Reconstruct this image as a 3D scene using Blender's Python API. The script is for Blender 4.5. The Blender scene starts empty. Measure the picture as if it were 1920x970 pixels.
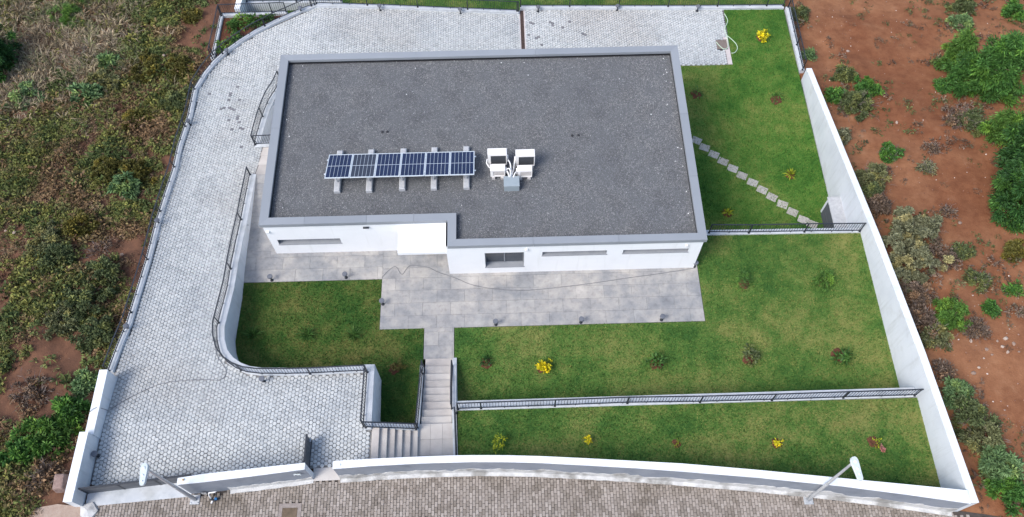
import bpy, bmesh, math, random, json
import numpy as np
from mathutils import Vector, Matrix, noise as mnoise

SC = bpy.context.scene
C = SC.collection
R = math.radians

# ------------------------------------------------------------------ camera, sky, sun, exposure
CAM_POS = (0.0, 0.0, 32.65)
F_PX, PITCH, ROLL, YAW = 1569.5, 1.08522, -0.010778, 0.017048
fw = Vector((math.sin(YAW)*math.cos(PITCH), math.cos(YAW)*math.cos(PITCH), -math.sin(PITCH)))
rt0 = Vector((math.cos(YAW), -math.sin(YAW), 0)); up0 = rt0.cross(fw)
rt = math.cos(ROLL)*rt0 + math.sin(ROLL)*up0; up = -math.sin(ROLL)*rt0 + math.cos(ROLL)*up0
cam = bpy.data.objects.new('camera', bpy.data.cameras.new('camera')); C.objects.link(cam)
cam.matrix_world = Matrix(((rt.x, up.x, -fw.x, CAM_POS[0]), (rt.y, up.y, -fw.y, CAM_POS[1]), (rt.z, up.z, -fw.z, CAM_POS[2]), (0, 0, 0, 1)))
cam.data.sensor_fit = 'HORIZONTAL'; cam.data.sensor_width = 36.0; cam.data.lens = F_PX/1920*36.0
cam.data.clip_start = 0.1; cam.data.clip_end = 2000
SC.camera = cam

SUN_EL, SUN_AZ = R(50), R(235)          # azimuth clockwise from +Y (away from the camera)
w = bpy.data.worlds.new('World'); SC.world = w; w.use_nodes = True
nt = w.node_tree; nt.nodes.clear()
sky = nt.nodes.new('ShaderNodeTexSky'); sky.sky_type = 'NISHITA'; sky.sun_disc = False
sky.sun_elevation = SUN_EL; sky.sun_rotation = SUN_AZ
sky.air_density = 1.0; sky.dust_density = 2.5; sky.ozone_density = 1.0
bg = nt.nodes.new('ShaderNodeBackground'); bg.inputs['Strength'].default_value = 0.13
ow = nt.nodes.new('ShaderNodeOutputWorld')
nt.links.new(sky.outputs[0], bg.inputs[0]); nt.links.new(bg.outputs[0], ow.inputs[0])
sl = bpy.data.lights.new('sun', 'SUN'); sl.energy = 1.35; sl.angle = R(26); sl.color = (1, 0.985, 0.96)
sun = bpy.data.objects.new('sun', sl); C.objects.link(sun)
sdir = Vector((math.sin(SUN_AZ)*math.cos(SUN_EL), math.cos(SUN_AZ)*math.cos(SUN_EL), math.sin(SUN_EL)))
sun.rotation_euler = sdir.to_track_quat('Z', 'Y').to_euler(); sun.location = sdir*60
SC.view_settings.view_transform = 'Standard'; SC.view_settings.look = 'None'
SC.view_settings.exposure = 0.94; SC.view_settings.gamma = 1.0

# ------------------------------------------------------------------ surveyed points (metres; patio level z = 0)
S = json.loads('''{"left_cap":[[-15.52,11.74,1.83],[-15.45,12.95,1.62],[-15.35,13.96,1.44],[-15.35,14.84,1.29],[-15.35,17.08,0.89],[-15.44,19.3,0.5],[-15.43,20.81,0.24],[-15.4,22.37,-0.03],[-15.5,23.98,-0.31],[-15.46,26.03,-0.67],[-15.6,28.03,-1.02],[-15.34,29.17,-1.19],[-14.96,29.95,-1.19],[-14.41,30.69,-1.19],[-13.76,31.37,-1.19],[-13.02,32.02,-1.19],[-11.95,32.75,-1.19],[-10.82,33.41,-1.19],[-9.97,33.81,-1.19]],"rear_left":[[-9.98,33.85,-1.19],[-6.31,33.92,-1.52],[-2.67,33.9,-1.84],[1.11,33.91,-2.17]],"rear_right":[[1.18,34.2,-2.18],[10.25,33.91,-2.18],[15.9,33.79,-2.18]],"right_back":[[16.03,33.81,-2.18],[15.98,29.26,-2.18]],"r2":[[-11.78,22.01,0.03],[-11.75,20.59,0.28],[-11.72,19.21,0.52],[-11.72,17.98,0.74],[-11.7,16.8,0.94],[-11.64,15.58,1.16],[-11.67,14.52,1.34],[-11.69,13.6,1.5],[-11.56,12.99,1.61],[-11.34,12.45,1.7],[-11.01,12.03,1.78],[-10.59,11.73,1.83],[-10.15,11.54,1.86],[-9.62,11.45,1.88],[-8.56,11.41,1.89],[-7.53,11.41,1.88],[-6.48,11.44,1.88],[-5.49,11.46,1.88]],"r2b":[[-5.49,11.46,1.88],[-5.44,10.34,2.07],[-5.41,9.19,2.22]],"r2c":[[-5.41,9.2,2.2],[-4.36,9.13,2.2],[-3.53,9.07,2.2]],"r2d":[[-3.51,9.44,1.3],[-3.46,10.21,1.15],[-3.48,12.22,0.35]],"strail":[[-2.32,12.14,0.15],[-2.28,10.24,1.0]],"r3":[[-2.01,10.03,1.25],[-1.09,10.04,1.25],[1.77,10.06,1.25],[4.59,10.09,1.25],[7.41,10.05,1.25],[10.21,10.05,1.25],[13.0,10.07,1.25],[15.84,10.08,1.25]],"r4":[[-2.12,10.0,1.25],[-2.08,8.27,1.25]],"r5":[[9.09,18.23,0.08],[10.89,18.17,0.08],[13.38,18.15,0.08],[15.88,18.1,0.08]],"well":[[-11.33,28.56,-1.12],[-11.43,27.86,-0.99],[-11.66,27.09,-0.86],[-11.78,26.34,-0.73],[-11.84,25.52,-0.58],[-11.88,24.71,-0.44],[-11.89,23.93,-0.31],[-11.23,23.96,-0.31]],"nb1":[[-15.22,33.67,-1.6],[-13.41,33.69,-1.6],[-11.63,33.73,-1.6]],"nb2":[[-15.2,33.59,-1.6],[-15.23,32.09,-1.6],[-15.27,30.53,-1.6]],"nb3":[[-14.13,34.88,-2.0],[-11.19,34.89,-2.0],[-8.8,34.89,-2.0]],"fw_out":[[-6.2,7.3,3.51],[-5.9,7.31,3.5],[-4.79,7.37,3.48],[-3.12,7.42,3.44],[-1.35,7.43,3.4],[-0.14,7.4,3.37],[1.06,7.34,3.35],[2.66,7.22,3.31],[4.34,7.09,3.27],[6.01,6.93,3.24],[8.6,6.66,3.18],[11.54,6.29,3.12],[13.71,5.96,3.07],[15.87,5.6,3.02]],"fw_in":[[-6.22,7.54,3.51],[-5.91,7.56,3.5],[-4.8,7.6,3.48],[-3.13,7.64,3.44],[-1.73,7.66,3.41],[-0.13,7.62,3.37],[1.07,7.56,3.35],[2.68,7.45,3.31],[4.36,7.32,3.27],[6.04,7.19,3.24],[8.64,6.91,3.18],[11.34,6.58,3.12],[13.79,6.29,3.07],[15.92,6.03,3.02]],"gw_out":[[-11.5,6.87,3.62],[-10.62,6.94,3.6],[-9.0,7.1,3.57],[-7.17,7.3,3.53]],"gw_in":[[-11.46,7.08,3.62],[-10.66,7.2,3.6],[-9.03,7.35,3.57],[-7.19,7.51,3.53]],"ped_top":[[-7.36,8.68,2.95],[-7.31,7.54,2.95]],"ped_bot":[[-7.39,8.77,2.1],[-7.32,7.59,2.1]],"gate_top":[[-15.3,6.95,2.9],[-11.56,7.37,2.9]],"gate_bot":[[-15.28,6.91,2.1],[-12.11,7.24,2.1]],"thresh":[[-15.19,6.63,2.18],[-11.3,7.11,2.1]],"lamp_base":[[-11.35,6.67,2.1],[10.77,6.16,1.61]],"bol_left":[[-15.37,19.2,0.4],[-15.31,13.71,1.36],[-15.35,25.49,-0.7],[-14.33,30.51,-1.31],[-10.74,33.37,-1.31]],"bol_rear":[[-6.52,33.69,-1.62],[-2.14,33.69,-2.01],[2.19,34.0,-2.3],[6.6,33.94,-2.3],[11.06,33.76,-2.3]],"bol_patio":[[-10.19,16.46,0.0],[-6.96,16.49,0.0],[-5.3,15.17,0.0],[-0.47,14.08,0.0],[3.13,14.08,0.0],[6.55,14.1,0.0],[8.27,16.6,0.0],[-11.55,19.07,0.0]],"bol_drive":[[-9.46,11.16,1.81],[-15.14,8.34,2.1]],"stones":[[9.88,24.96,-2.3],[10.24,24.51,-2.3],[10.65,24.07,-2.3],[11.05,23.64,-2.3],[11.47,23.2,-2.3],[11.87,22.77,-2.3],[12.33,22.34,-2.3],[12.73,21.9,-2.3],[13.14,21.47,-2.3],[13.58,21.04,-2.3],[13.99,20.59,-2.3],[14.43,20.14,-2.3],[14.82,19.88,-2.3]],"pav_rear":[[12.57,33.83,-2.3],[12.47,29.84,-2.3],[9.84,29.85,-2.3]],"cover_rear":[[12.07,31.24,-2.3]],"hose":[[11.81,31.44,-2.3],[11.92,31.21,-2.3],[12.15,30.93,-2.3],[12.4,31.11,-2.3],[12.45,31.8,-2.3],[12.41,32.38,-2.3],[12.65,32.96,-2.3],[12.54,33.48,-2.3]],"hose2":[[12.43,31.88,-2.3],[12.63,31.64,-2.3],[12.86,31.25,-2.3],[12.87,30.91,-2.3],[12.68,30.65,-2.3],[12.5,30.62,-2.3]],"drain":[[1.28,34.11,-2.3],[1.27,31.46,-2.3]],"patio_cable":[[-5.4,16.45,0.0],[-5.18,16.73,0.0],[-4.91,16.96,0.0],[-4.75,16.9,0.0],[-4.62,16.66,0.0],[-4.5,16.59,0.0],[-4.35,16.83,0.0],[-4.17,17.01,0.0],[-3.81,16.98,0.0],[-3.39,16.89,0.0],[-2.94,16.64,0.0],[-2.57,16.49,0.0],[-2.06,16.27,0.0],[-1.59,16.03,0.0],[-0.9,15.83,0.0],[-0.21,15.72,0.0],[0.6,15.65,0.0],[1.41,15.68,0.0],[2.57,15.78,0.0],[3.97,15.94,0.0],[5.38,16.13,0.0],[6.79,16.3,0.0],[8.29,16.52,0.0]],"drive_cable":[[-15.16,10.16,1.98],[-14.98,10.24,1.97],[-14.56,10.59,1.91],[-14.03,10.91,1.85],[-13.38,11.19,1.8],[-12.58,11.3,1.78],[-11.66,11.31,1.78],[-11.2,11.28,1.79],[-10.99,11.51,1.75],[-11.09,11.82,1.69],[-11.43,12.26,1.62],[-11.63,12.68,1.54],[-11.77,13.17,1.46]],"cable_wall":[[-15.29,9.78,3.0],[-15.14,10.02,3.0],[-14.8,10.05,3.0]],"shed_top":[[15.32,20.62,-1.1],[15.97,20.6,-1.1],[15.87,19.06,-1.1]],"shed_bot":[[15.31,20.55,-2.3],[15.46,19.65,-2.3]],"street_cover":[[-7.91,6.26,2.02]],"meter":[[-10.74,6.68,2.09]],"boulder":[[-16.22,7.26,2.21]],"slab":[[-17.01,6.23,2.22],[-15.42,6.62,2.19]],"p_back":[[14.3,31.66,-2.3],[10.24,27.89,-2.3],[14.38,27.41,-2.3],[14.28,22.74,-2.3],[10.83,20.62,-2.3]],"p_mid":[[10.27,15.71,0.0],[13.76,15.66,0.0],[-0.9,12.35,0.0],[1.48,12.09,0.0],[6.13,12.15,0.0],[9.98,12.27,0.0],[13.71,12.12,0.0]],"p_left":[[-10.7,13.86,0.0],[-8.42,13.8,0.0],[-6.47,13.74,0.0],[-5.01,13.22,0.0],[-4.55,12.31,0.0]],"p_front":[[-0.44,8.63,1.2],[2.89,8.64,1.2],[6.33,8.46,1.2],[10.12,8.36,1.2],[13.87,8.23,1.2]],"p_planter":[[-14.47,32.66,-1.5],[-13.94,33.03,-1.5],[-14.21,31.71,-1.5],[-13.21,32.93,-1.5],[-14.73,31.35,-1.5],[-12.51,33.14,-1.5]],"right":{"tree_a":[25.42,27.57,-2.13],"tree_b":[23.37,19.63,-0.55],"tree_d":[24.42,22.89,-1.2],"tree_c":[28.58,30.54,-2.73],"b_top1":[26.84,34.75,-3.57],"b_top2":[29.43,33.89,-3.4],"b_top3":[26.04,33.02,-3.22],"cl1":[18.29,28.91,-2.4],"cl2":[18.77,28.03,-2.23],"cl3":[17.72,26.61,-1.94],"sm1":[18.9,23.08,-1.24],"sm2":[20.28,22.03,-1.03],"sm3":[23.75,29.81,-2.58],"sm4":[23.23,27.86,-2.19],"sm5":[22.87,25.22,-1.66],"ol1":[17.97,17.74,-0.17],"ol2":[18.06,16.24,0.13],"ol3":[17.33,18.39,-0.3],"br1":[17.07,19.52,-0.52],"br2":[16.93,14.58,0.46],"br3":[16.84,12.86,0.81],"gr1":[18.29,13.46,0.69],"d1":[20.15,15.32,0.32],"d2":[20.03,16.83,0.01],"d3":[22.45,16.69,0.04],"d4":[21.57,14.85,0.41],"d5":[20.12,14.34,0.51],"lw1":[17.3,10.1,1.17],"lw2":[17.36,9.0,1.28],"lw3":[17.59,8.14,1.37],"lw4":[17.76,6.9,1.49],"lw5":[17.98,6.11,1.57],"dead1":[17.39,12.08,0.96],"wl1":[17.26,27.24,-2.07],"wl2":[16.8,24.28,-1.48],"wl3":[17.08,22.07,-1.03],"tw1":[20.33,19.24,-0.47],"b_n":[16.84,30.75,-2.77]},"rocks_r":[[20.01,12.12,0.96],[20.49,12.23,0.93],[19.45,11.77,1.0],[20.13,11.87,0.99],[19.32,12.02,0.98],[18.72,11.21,1.06],[18.82,12.41,0.9],[20.56,11.86,0.99],[19.9,12.38,0.9],[20.27,12.49,0.88],[19.07,11.62,1.02],[18.43,10.98,1.08],[20.7,18.65,-0.35],[20.17,14.89,0.4],[19.15,31.13,-2.85],[19.91,25.25,-1.67]],"left":{"t0":[-26.49,31.11,-1.86],"f1":[-20.85,30.64,-1.86],"f2":[-21.53,28.14,-1.71],"f3":[-17.7,21.86,-0.61],"g1":[-23.73,34.08,-1.86],"g2":[-25.51,32.96,-1.86],"g3":[-22.0,32.09,-1.86],"g4":[-25.08,28.88,-1.84],"g5":[-23.63,31.02,-1.86],"h1":[-17.54,32.14,-1.86],"h2":[-18.63,30.13,-1.86],"h3":[-20.33,31.66,-1.86],"h4":[-16.93,30.08,-1.86],"h5":[-19.47,28.68,-1.81],"h6":[-20.97,29.13,-1.86],"w1":[-19.24,19.4,-0.18],"w2":[-20.4,18.52,-0.03],"w3":[-17.28,16.67,0.3],"w4":[-17.73,15.04,0.58],"w5":[-16.91,13.7,0.81],"w6":[-18.39,14.26,0.72],"k1":[-20.41,25.2,-1.2],"k2":[-23.35,25.3,-1.22],"k3":[-21.23,22.73,-0.76],"k4":[-17.57,24.37,-1.05],"k5":[-18.43,23.68,-0.93],"b1":[-17.4,9.7,1.52],"b2":[-17.95,8.68,1.55],"b3":[-16.92,10.13,1.44],"b4":[-16.7,11.49,1.2],"b5":[-18.45,9.1,1.55],"b6":[-18.49,12.51,1.02],"d1":[-17.88,17.99,0.06],"d2":[-18.8,14.54,0.67],"d3":[-18.66,11.09,1.27],"n1":[-25.22,27.67,-1.63],"n2":[-23.15,22.79,-0.78],"n3":[-21.08,21.05,-0.47],"n4":[-18.67,22.64,-0.75],"n5":[-18.3,26.26,-1.38],"n6":[-16.68,27.37,-1.58],"n7":[-16.97,19.95,-0.28],"n8":[-17.93,19.05,-0.12],"n9":[-16.94,33.86,-1.86],"n10":[-18.71,33.92,-1.86]},"rocks_l":[[-22.05,19.18,-0.14],[-22.45,19.29,-0.16],[-17.2,25.01,-1.17],[-17.64,31.32,-1.86],[-17.9,30.84,-1.86],[-16.89,17.81,0.1],[-18.95,9.11,1.55],[-19.12,9.36,1.55],[-17.99,25.87,-1.31]],"frame_ground":[[-18.13,6.24,2.25],[18.48,5.38,1.44],[-27.88,35.4,-1.86],[30.65,35.39,-3.7]],"windows":{"s1":[[-9.75,17.84,1.19],[-7.08,17.84,1.24],[-7.16,17.84,0.84],[-9.85,17.84,0.79]],"w":[[-0.83,16.57,1.81],[0.78,16.57,1.82],[0.79,16.57,0.53],[-0.87,16.57,0.57]],"s2":[[1.56,16.57,1.8],[4.26,16.57,1.77],[4.29,16.57,1.51],[1.57,16.57,1.49]],"s3":[[4.94,16.57,1.78],[7.67,16.57,1.77],[7.72,16.57,1.49],[4.96,16.57,1.52]]},"wall_light":[[-5.93,17.84,2.26],[-5.71,17.84,2.07]],"canopy":[[-4.46,16.59,2.0],[-2.35,16.55,2.0],[-4.52,17.84,1.92],[-4.48,16.55,1.88]],"solar":[[-7.51,21.04,2.75],[-1.21,21.07,2.75],[-1.22,19.59,3.2],[-7.5,19.54,3.2]],"blocks":[[[-7.08,21.44,2.6],[-7.11,19.33,2.5]],[[-5.71,21.46,2.6],[-5.75,19.32,2.5]],[[-4.31,21.47,2.6],[-4.34,19.36,2.5]],[[-2.96,21.49,2.6],[-2.98,19.35,2.5]],[[-1.57,21.5,2.6],[-1.59,19.36,2.5]]],"ac":{"r1":[[-0.65,20.88,3.0],[0.18,20.88,3.0],[0.16,20.52,3.0],[-0.66,20.53,3.0]],"r2":[[0.54,20.8,3.0],[1.37,20.79,3.0],[1.35,20.42,3.0],[0.53,20.44,3.0]],"f1":[[-0.55,20.17,3.0],[0.09,20.15,3.0],[0.07,19.85,3.0],[-0.55,19.84,3.0]],"f2":[[0.59,20.08,3.0],[1.23,20.08,3.0],[1.2,19.8,3.0],[0.61,19.8,3.0]],"box":[[0.03,19.78,2.75],[0.67,19.77,2.75],[0.67,19.22,2.75],[0.03,19.23,2.75]]},"sensors":[[0.88,16.57,2.11],[7.65,16.57,2.12],[-10.11,17.84,1.84]],"cap_seams":[[-6.25,30.2,2.65],[-2.42,26.89,2.65],[3.61,26.89,2.65],[-5.8,17.76,2.65],[1.05,16.5,2.65],[4.72,16.51,2.65],[-10.15,22.53,2.65]],"steps_up":[12.24,11.86,11.53,11.18,10.84,10.5,10.15,9.82,9.5],"steps_side":[-5.13,-4.86,-4.58,-4.31,-4.05,-3.76,-3.5],"land":[[-3.45,8.37,1.2],[-2.1,8.27,1.2],[-3.59,12.66,0.0],[-2.24,12.62,0.0]],"darkpav":[[-13.49,28.15,-1.16],[-13.79,27.71,-1.09],[-13.76,27.28,-1.01],[-13.19,27.22,-1.0],[-13.96,26.62,-0.9],[-13.6,26.68,-0.91],[-13.47,26.56,-0.89],[-13.49,25.76,-0.75],[-13.1,25.98,-0.78],[-12.95,25.7,-0.74],[-13.21,25.12,-0.63],[-12.81,25.21,-0.65],[-14.85,27.75,-1.09],[-12.56,23.93,-0.43],[2.24,31.62,-2.3],[3.9,33.19,-2.3],[1.89,33.1,-2.3],[1.56,32.29,-2.3],[1.8,33.14,-2.3],[2.08,32.12,-2.3],[2.87,33.27,-2.3],[2.95,33.03,-2.3],[4.64,32.24,-2.3],[3.49,32.74,-2.3]]}''')

# ------------------------------------------------------------------ materials
def lin(r, g, b):
    f = lambda c: ((c/255+0.055)/1.055)**2.4 if c > 10.3 else c/255/12.92
    return (f(r), f(g), f(b), 1)

def nnode(n, t, **kw):
    x = n.new(t)
    for k, v in kw.items(): setattr(x, k, v)
    return x

def M(name, stops, scale=4.0, detail=6, rough=0.8, rnd=0.0, bump=0.0, bscale=60, metal=0.0, macro=None, spec=0.3, attr=None, stretch=None, obj=False):
    """procedural material: noise (+ per-piece random) through a colour ramp, optional broad stains and fine relief"""
    m = bpy.data.materials.new(name); m.use_nodes = True
    t = m.node_tree; n = t.nodes; l = t.links
    b = n['Principled BSDF']; b.inputs['Roughness'].default_value = rough; b.inputs['Metallic'].default_value = metal
    b.inputs['Specular IOR Level'].default_value = spec
    if obj:
        pos = nnode(n, 'ShaderNodeTexCoord').outputs['Object']
    else:
        pos = nnode(n, 'ShaderNodeNewGeometry').outputs['Position']
    if stretch:
        mp = nnode(n, 'ShaderNodeMapping'); mp.inputs['Scale'].default_value = stretch
        l.new(pos, mp.inputs[0]); pos = mp.outputs[0]
    nz = nnode(n, 'ShaderNodeTexNoise'); nz.inputs['Scale'].default_value = scale; nz.inputs['Detail'].default_value = detail
    nz.inputs['Roughness'].default_value = 0.62
    l.new(pos, nz.inputs['Vector'])
    fac = nz.outputs['Fac']
    if rnd > 0:
        g = nnode(n, 'ShaderNodeNewGeometry'); oi = nnode(n, 'ShaderNodeObjectInfo')
        ad = nnode(n, 'ShaderNodeMath', operation='ADD'); l.new(g.outputs['Random Per Island'], ad.inputs[0]); l.new(oi.outputs['Random'], ad.inputs[1])
        fr = nnode(n, 'ShaderNodeMath', operation='FRACT'); l.new(ad.outputs[0], fr.inputs[0])
        mx = nnode(n, 'ShaderNodeMix', data_type='FLOAT'); mx.inputs['Factor'].default_value = rnd
        l.new(fac, mx.inputs['A']); l.new(fr.outputs[0], mx.inputs['B']); fac = mx.outputs['Result']
    cr = nnode(n, 'ShaderNodeValToRGB'); e = cr.color_ramp.elements
    while len(e) < len(stops): e.new(0.5)
    for i, (p, c) in enumerate(stops): e[i].position = p; e[i].color = c
    l.new(fac, cr.inputs[0]); col = cr.outputs[0]
    if attr:
        a = nnode(n, 'ShaderNodeAttribute', attribute_name=attr)
        mm = nnode(n, 'ShaderNodeMix', data_type='RGBA', blend_type='MULTIPLY'); mm.inputs['Factor'].default_value = 1
        l.new(col, mm.inputs['A']); l.new(a.outputs['Color'], mm.inputs['B']); col = mm.outputs['Result']
    if macro:
        for (ms, lo, hi, mc, *strz) in macro:
            n2 = nnode(n, 'ShaderNodeTexNoise'); n2.inputs['Scale'].default_value = ms; n2.inputs['Detail'].default_value = 5
            n2.inputs['Roughness'].default_value = 0.6
            mp2 = nnode(n, 'ShaderNodeMapping'); mp2.inputs['Scale'].default_value = (1, 1, strz[0] if strz else 1)
            l.new(nnode(n, 'ShaderNodeNewGeometry').outputs['Position'], mp2.inputs[0]); l.new(mp2.outputs[0], n2.inputs['Vector'])
            mr = nnode(n, 'ShaderNodeMapRange'); mr.inputs['From Min'].default_value = lo; mr.inputs['From Max'].default_value = hi
            l.new(n2.outputs['Fac'], mr.inputs['Value'])
            mm = nnode(n, 'ShaderNodeMix', data_type='RGBA', blend_type='MULTIPLY'); mm.inputs['B'].default_value = mc
            l.new(mr.outputs[0], mm.inputs['Factor']); l.new(col, mm.inputs['A']); col = mm.outputs['Result']
    l.new(col, b.inputs['Base Color'])
    if bump > 0:
        nb = nnode(n, 'ShaderNodeTexNoise'); nb.inputs['Scale'].default_value = bscale; nb.inputs['Detail'].default_value = 4
        l.new(pos, nb.inputs['Vector'])
        bp = nnode(n, 'ShaderNodeBump'); bp.inputs['Strength'].default_value = bump; bp.inputs['Distance'].default_value = 0.02
        l.new(nb.outputs['Fac'], bp.inputs['Height']); l.new(bp.outputs[0], b.inputs['Normal'])
    return m

def gray(v, d=0.0): return (v*(1+d*0), v, v*(1+d), 1)
MT = {}
MT['white'] = M('white_render', [(0.3, (.84, .85, .86, 1)), (0.7, (.88, .89, .90, 1))], 1.2, rough=.85, bump=.08, bscale=120, macro=[(5.0, .56, .85, (.90, .90, .88, 1), .08)])
MT['wall'] = M('pale_wall_paint', [(0.3, (.58, .61, .65, 1)), (0.7, (.66, .69, .72, 1))], 0.8, rough=.85, bump=.15, bscale=90, macro=[(0.5, .5, .8, (.90, .92, .93, 1)), (5.0, .53, .80, (.80, .80, .78, 1), .08), (1.3, .56, .78, (.86, .85, .82, 1))])
MT['walltop'] = M('white_wall_coping', [(0.3, (.70, .73, .76, 1)), (0.7, (.80, .82, .84, 1))], 1.5, rough=.8, macro=[(2.5, .52, .8, (.82, .84, .84, 1))])
MT['greywall'] = M('grey_wall_surface', [(0.3, (.20, .225, .27, 1)), (0.7, (.27, .295, .335, 1))], 1.0, rough=.85, bump=.15, bscale=90, macro=[(1.2, .5, .75, (.8, .8, .8, 1))])  # darker blue-grey than the other wall materials, mottled at random
MT['plaster'] = M('bare_plaster', [(0.3, (.42, .42, .42, 1)), (0.7, (.62, .62, .61, 1))], 3.5, rough=.95, bump=.5, bscale=40, macro=[(1.1, .48, .62, (.55, .54, .52, 1))])
MT['kerb'] = M('kerb_concrete', [(0.3, (.46, .49, .52, 1)), (0.7, (.58, .60, .62, 1))], 2.5, rough=.9, bump=.2, macro=[(1.5, .5, .7, (.8, .8, .78, 1))])
MT['cap'] = M('parapet_sheet_metal', [(0.3, (.24, .26, .285, 1)), (0.7, (.28, .30, .325, 1))], 0.7, rough=.5, rnd=.35, spec=.4)
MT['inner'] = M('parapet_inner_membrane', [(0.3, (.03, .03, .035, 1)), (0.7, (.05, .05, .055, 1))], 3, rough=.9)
MT['deck'] = M('gravel_bed', [(0.3, (.09, .094, .098, 1)), (0.7, (.15, .155, .16, 1))], 18, rough=.95, bump=.9, bscale=45)
MT['stone'] = M('roof_gravel', [(0, (.12, .124, .13, 1)), (0.35, (.19, .195, .20, 1)), (0.75, (.255, .26, .265, 1)), (0.97, (.33, .33, .33, 1)), (0.998, (.5, .5, .5, 1))], 30, rough=.9, rnd=1.0, macro=[(0.35, .4, .7, (.78, .8, .84, 1)), (6, .4, .7, (.7, .7, .74, 1))])
MT['paver'] = M('concrete_paver', [(0.0, (.385, .40, .40, 1)), (0.3, (.47, .485, .485, 1)), (0.7, (.53, .545, .54, 1)), (1, (.58, .59, .58, 1))], 14, rough=.9, rnd=.72, bump=.2, bscale=90,
                macro=[(0.16, .48, .72, (.86, .82, .79, 1)), (0.45, .52, .74, (.80, .81, .83, 1)), (3.0, .58, .78, (.78, .77, .77, 1))])
MT['darkpaver'] = M('stained_paver', [(0.0, (.16, .16, .17, 1)), (1, (.24, .24, .25, 1))], 10, rough=.9, rnd=.5)
MT['joint'] = M('paver_joint', [(0.36, (.09, .088, .085, 1)), (0.5, (.20, .197, .19, 1)), (0.64, (.32, .31, .30, 1))], .9, rough=.95)
MT['brick'] = M('street_brick', [(0.0, (.10, .08, .07, 1)), (0.08, (.215, .185, .158, 1)), (0.45, (.295, .258, .226, 1)), (0.8, (.355, .312, .278, 1)), (1, (.43, .39, .35, 1))], 9, rough=.9, rnd=.75, bump=.25, bscale=80,
                macro=[(0.5, .48, .72, (.72, .70, .66, 1)), (1.7, .55, .75, (.62, .60, .58, 1))])
MT['brickjoint'] = M('brick_joint', [(0.3, (.055, .045, .04, 1)), (0.7, (.10, .085, .075, 1))], 6, rough=.95)
MT['tile'] = M('stone_look_tile', [(0.28, (.22, .22, .225, 1)), (0.43, (.305, .30, .295, 1)), (0.56, (.39, .37, .345, 1)), (0.74, (.50, .475, .44, 1))], 1.5, detail=11, rough=.55, rnd=.15, spec=.4, macro=[(0.5, .42, .66, (.78, .82, .87, 1)), (5.5, .5, .72, (.80, .79, .79, 1))])
MT['step'] = M('stair_tile', [(0.25, (.44, .41, .38, 1)), (0.5, (.52, .485, .45, 1)), (0.75, (.58, .55, .51, 1))], 2.2, detail=8, rough=.7, rnd=.25, macro=[(0.9, .45, .7, (.86, .84, .84, 1))])
MT['tilejoint'] = M('tile_bed', [(0.3, (.16, .155, .15, 1)), (0.7, (.22, .21, .2, 1))], 5, rough=.95)
MT['metal'] = M('anthracite_paint', [(0.3, (.022, .026, .034, 1)), (0.7, (.035, .04, .05, 1))], 3, rough=.5, spec=.4)
MT['gate'] = M('gate_slats', [(0.3, (.075, .082, .095, 1)), (0.7, (.105, .112, .125, 1))], 3, rough=.55, rnd=.3)
MT['galv'] = M('galvanised_steel', [(0.3, (.42, .44, .46, 1)), (0.7, (.55, .57, .59, 1))], 6, rough=.45, metal=.35)
MT['lamphead'] = M('lamp_head_paint', [(0.3, (.50, .56, .58, 1)), (0.7, (.60, .65, .67, 1))], 3, rough=.5)
MT['lens'] = M('clear_lens', [(0.3, (.75, .8, .82, 1)), (0.7, (.85, .88, .9, 1))], 3, rough=.2)
MT['bolhead'] = M('bollard_grey', [(0.3, (.12, .13, .155, 1)), (0.7, (.16, .17, .195, 1))], 3, rough=.6)
MT['glass'] = M('dark_window_glass', [(0.3, (.05, .06, .075, 1)), (0.7, (.08, .09, .105, 1))], 1.5, rough=.12, spec=.6)
MT['sill'] = M('grey_sill', [(0.3, (.25, .265, .29, 1)), (0.7, (.31, .325, .345, 1))], 3, rough=.6)
MT['reveal'] = M('grey_reveal', [(0.3, (.20, .215, .24, 1)), (0.7, (.25, .265, .29, 1))], 3, rough=.7)
MT['cell'] = M('solar_cell', [(0.0, (.010, .016, .050, 1)), (1, (.017, .026, .075, 1))], 2, rough=.18, rnd=.6, spec=.5)
MT['cell2'] = M('solar_cell_greyer', [(0.0, (.03, .035, .055, 1)), (1, (.045, .05, .07, 1))], 2, rough=.2, rnd=.6, spec=.5)
MT['alu'] = M('aluminium', [(0.3, (.62, .68, .72, 1)), (0.7, (.72, .76, .8, 1))], 3, rough=.35, metal=.2)
MT['ballast'] = M('ballast_concrete', [(0.3, (.36, .37, .39, 1)), (0.7, (.48, .49, .50, 1))], 8, rough=.9, bump=.3)
MT['acwhite'] = M('unit_casing', [(0.3, (.78, .76, .74, 1)), (0.7, (.84, .82, .80, 1))], 2, rough=.5)
MT['acdark'] = M('unit_coil', [(0.3, (.045, .052, .06, 1)), (0.7, (.08, .085, .095, 1))], 12, rough=.6, stretch=(30, 1, 1))
MT['acfeet'] = M('unit_feet', [(0.3, (.42, .40, .39, 1)), (0.7, (.52, .5, .49, 1))], 8, rough=.8)
MT['box'] = M('duct_box_grey', [(0.3, (.26, .31, .34, 1)), (0.7, (.31, .36, .39, 1))], 2, rough=.5)
MT['pipe'] = M('white_insulation', [(0.3, (.72, .72, .72, 1)), (0.7, (.8, .8, .8, 1))], 5, rough=.7)
MT['rust'] = M('rusty_grate', [(0.3, (.05, .033, .028, 1)), (0.7, (.09, .06, .05, 1))], 12, rough=.8)
MT['pink'] = M('pinkish_edging', [(0.3, (.50, .44, .42, 1)), (0.7, (.60, .54, .52, 1))], 4, rough=.9)
MT['iron'] = M('rusty_iron_cover', [(0.3, (.10, .075, .05, 1)), (0.7, (.17, .125, .085, 1))], 6, rough=.75, bump=.3)
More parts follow.
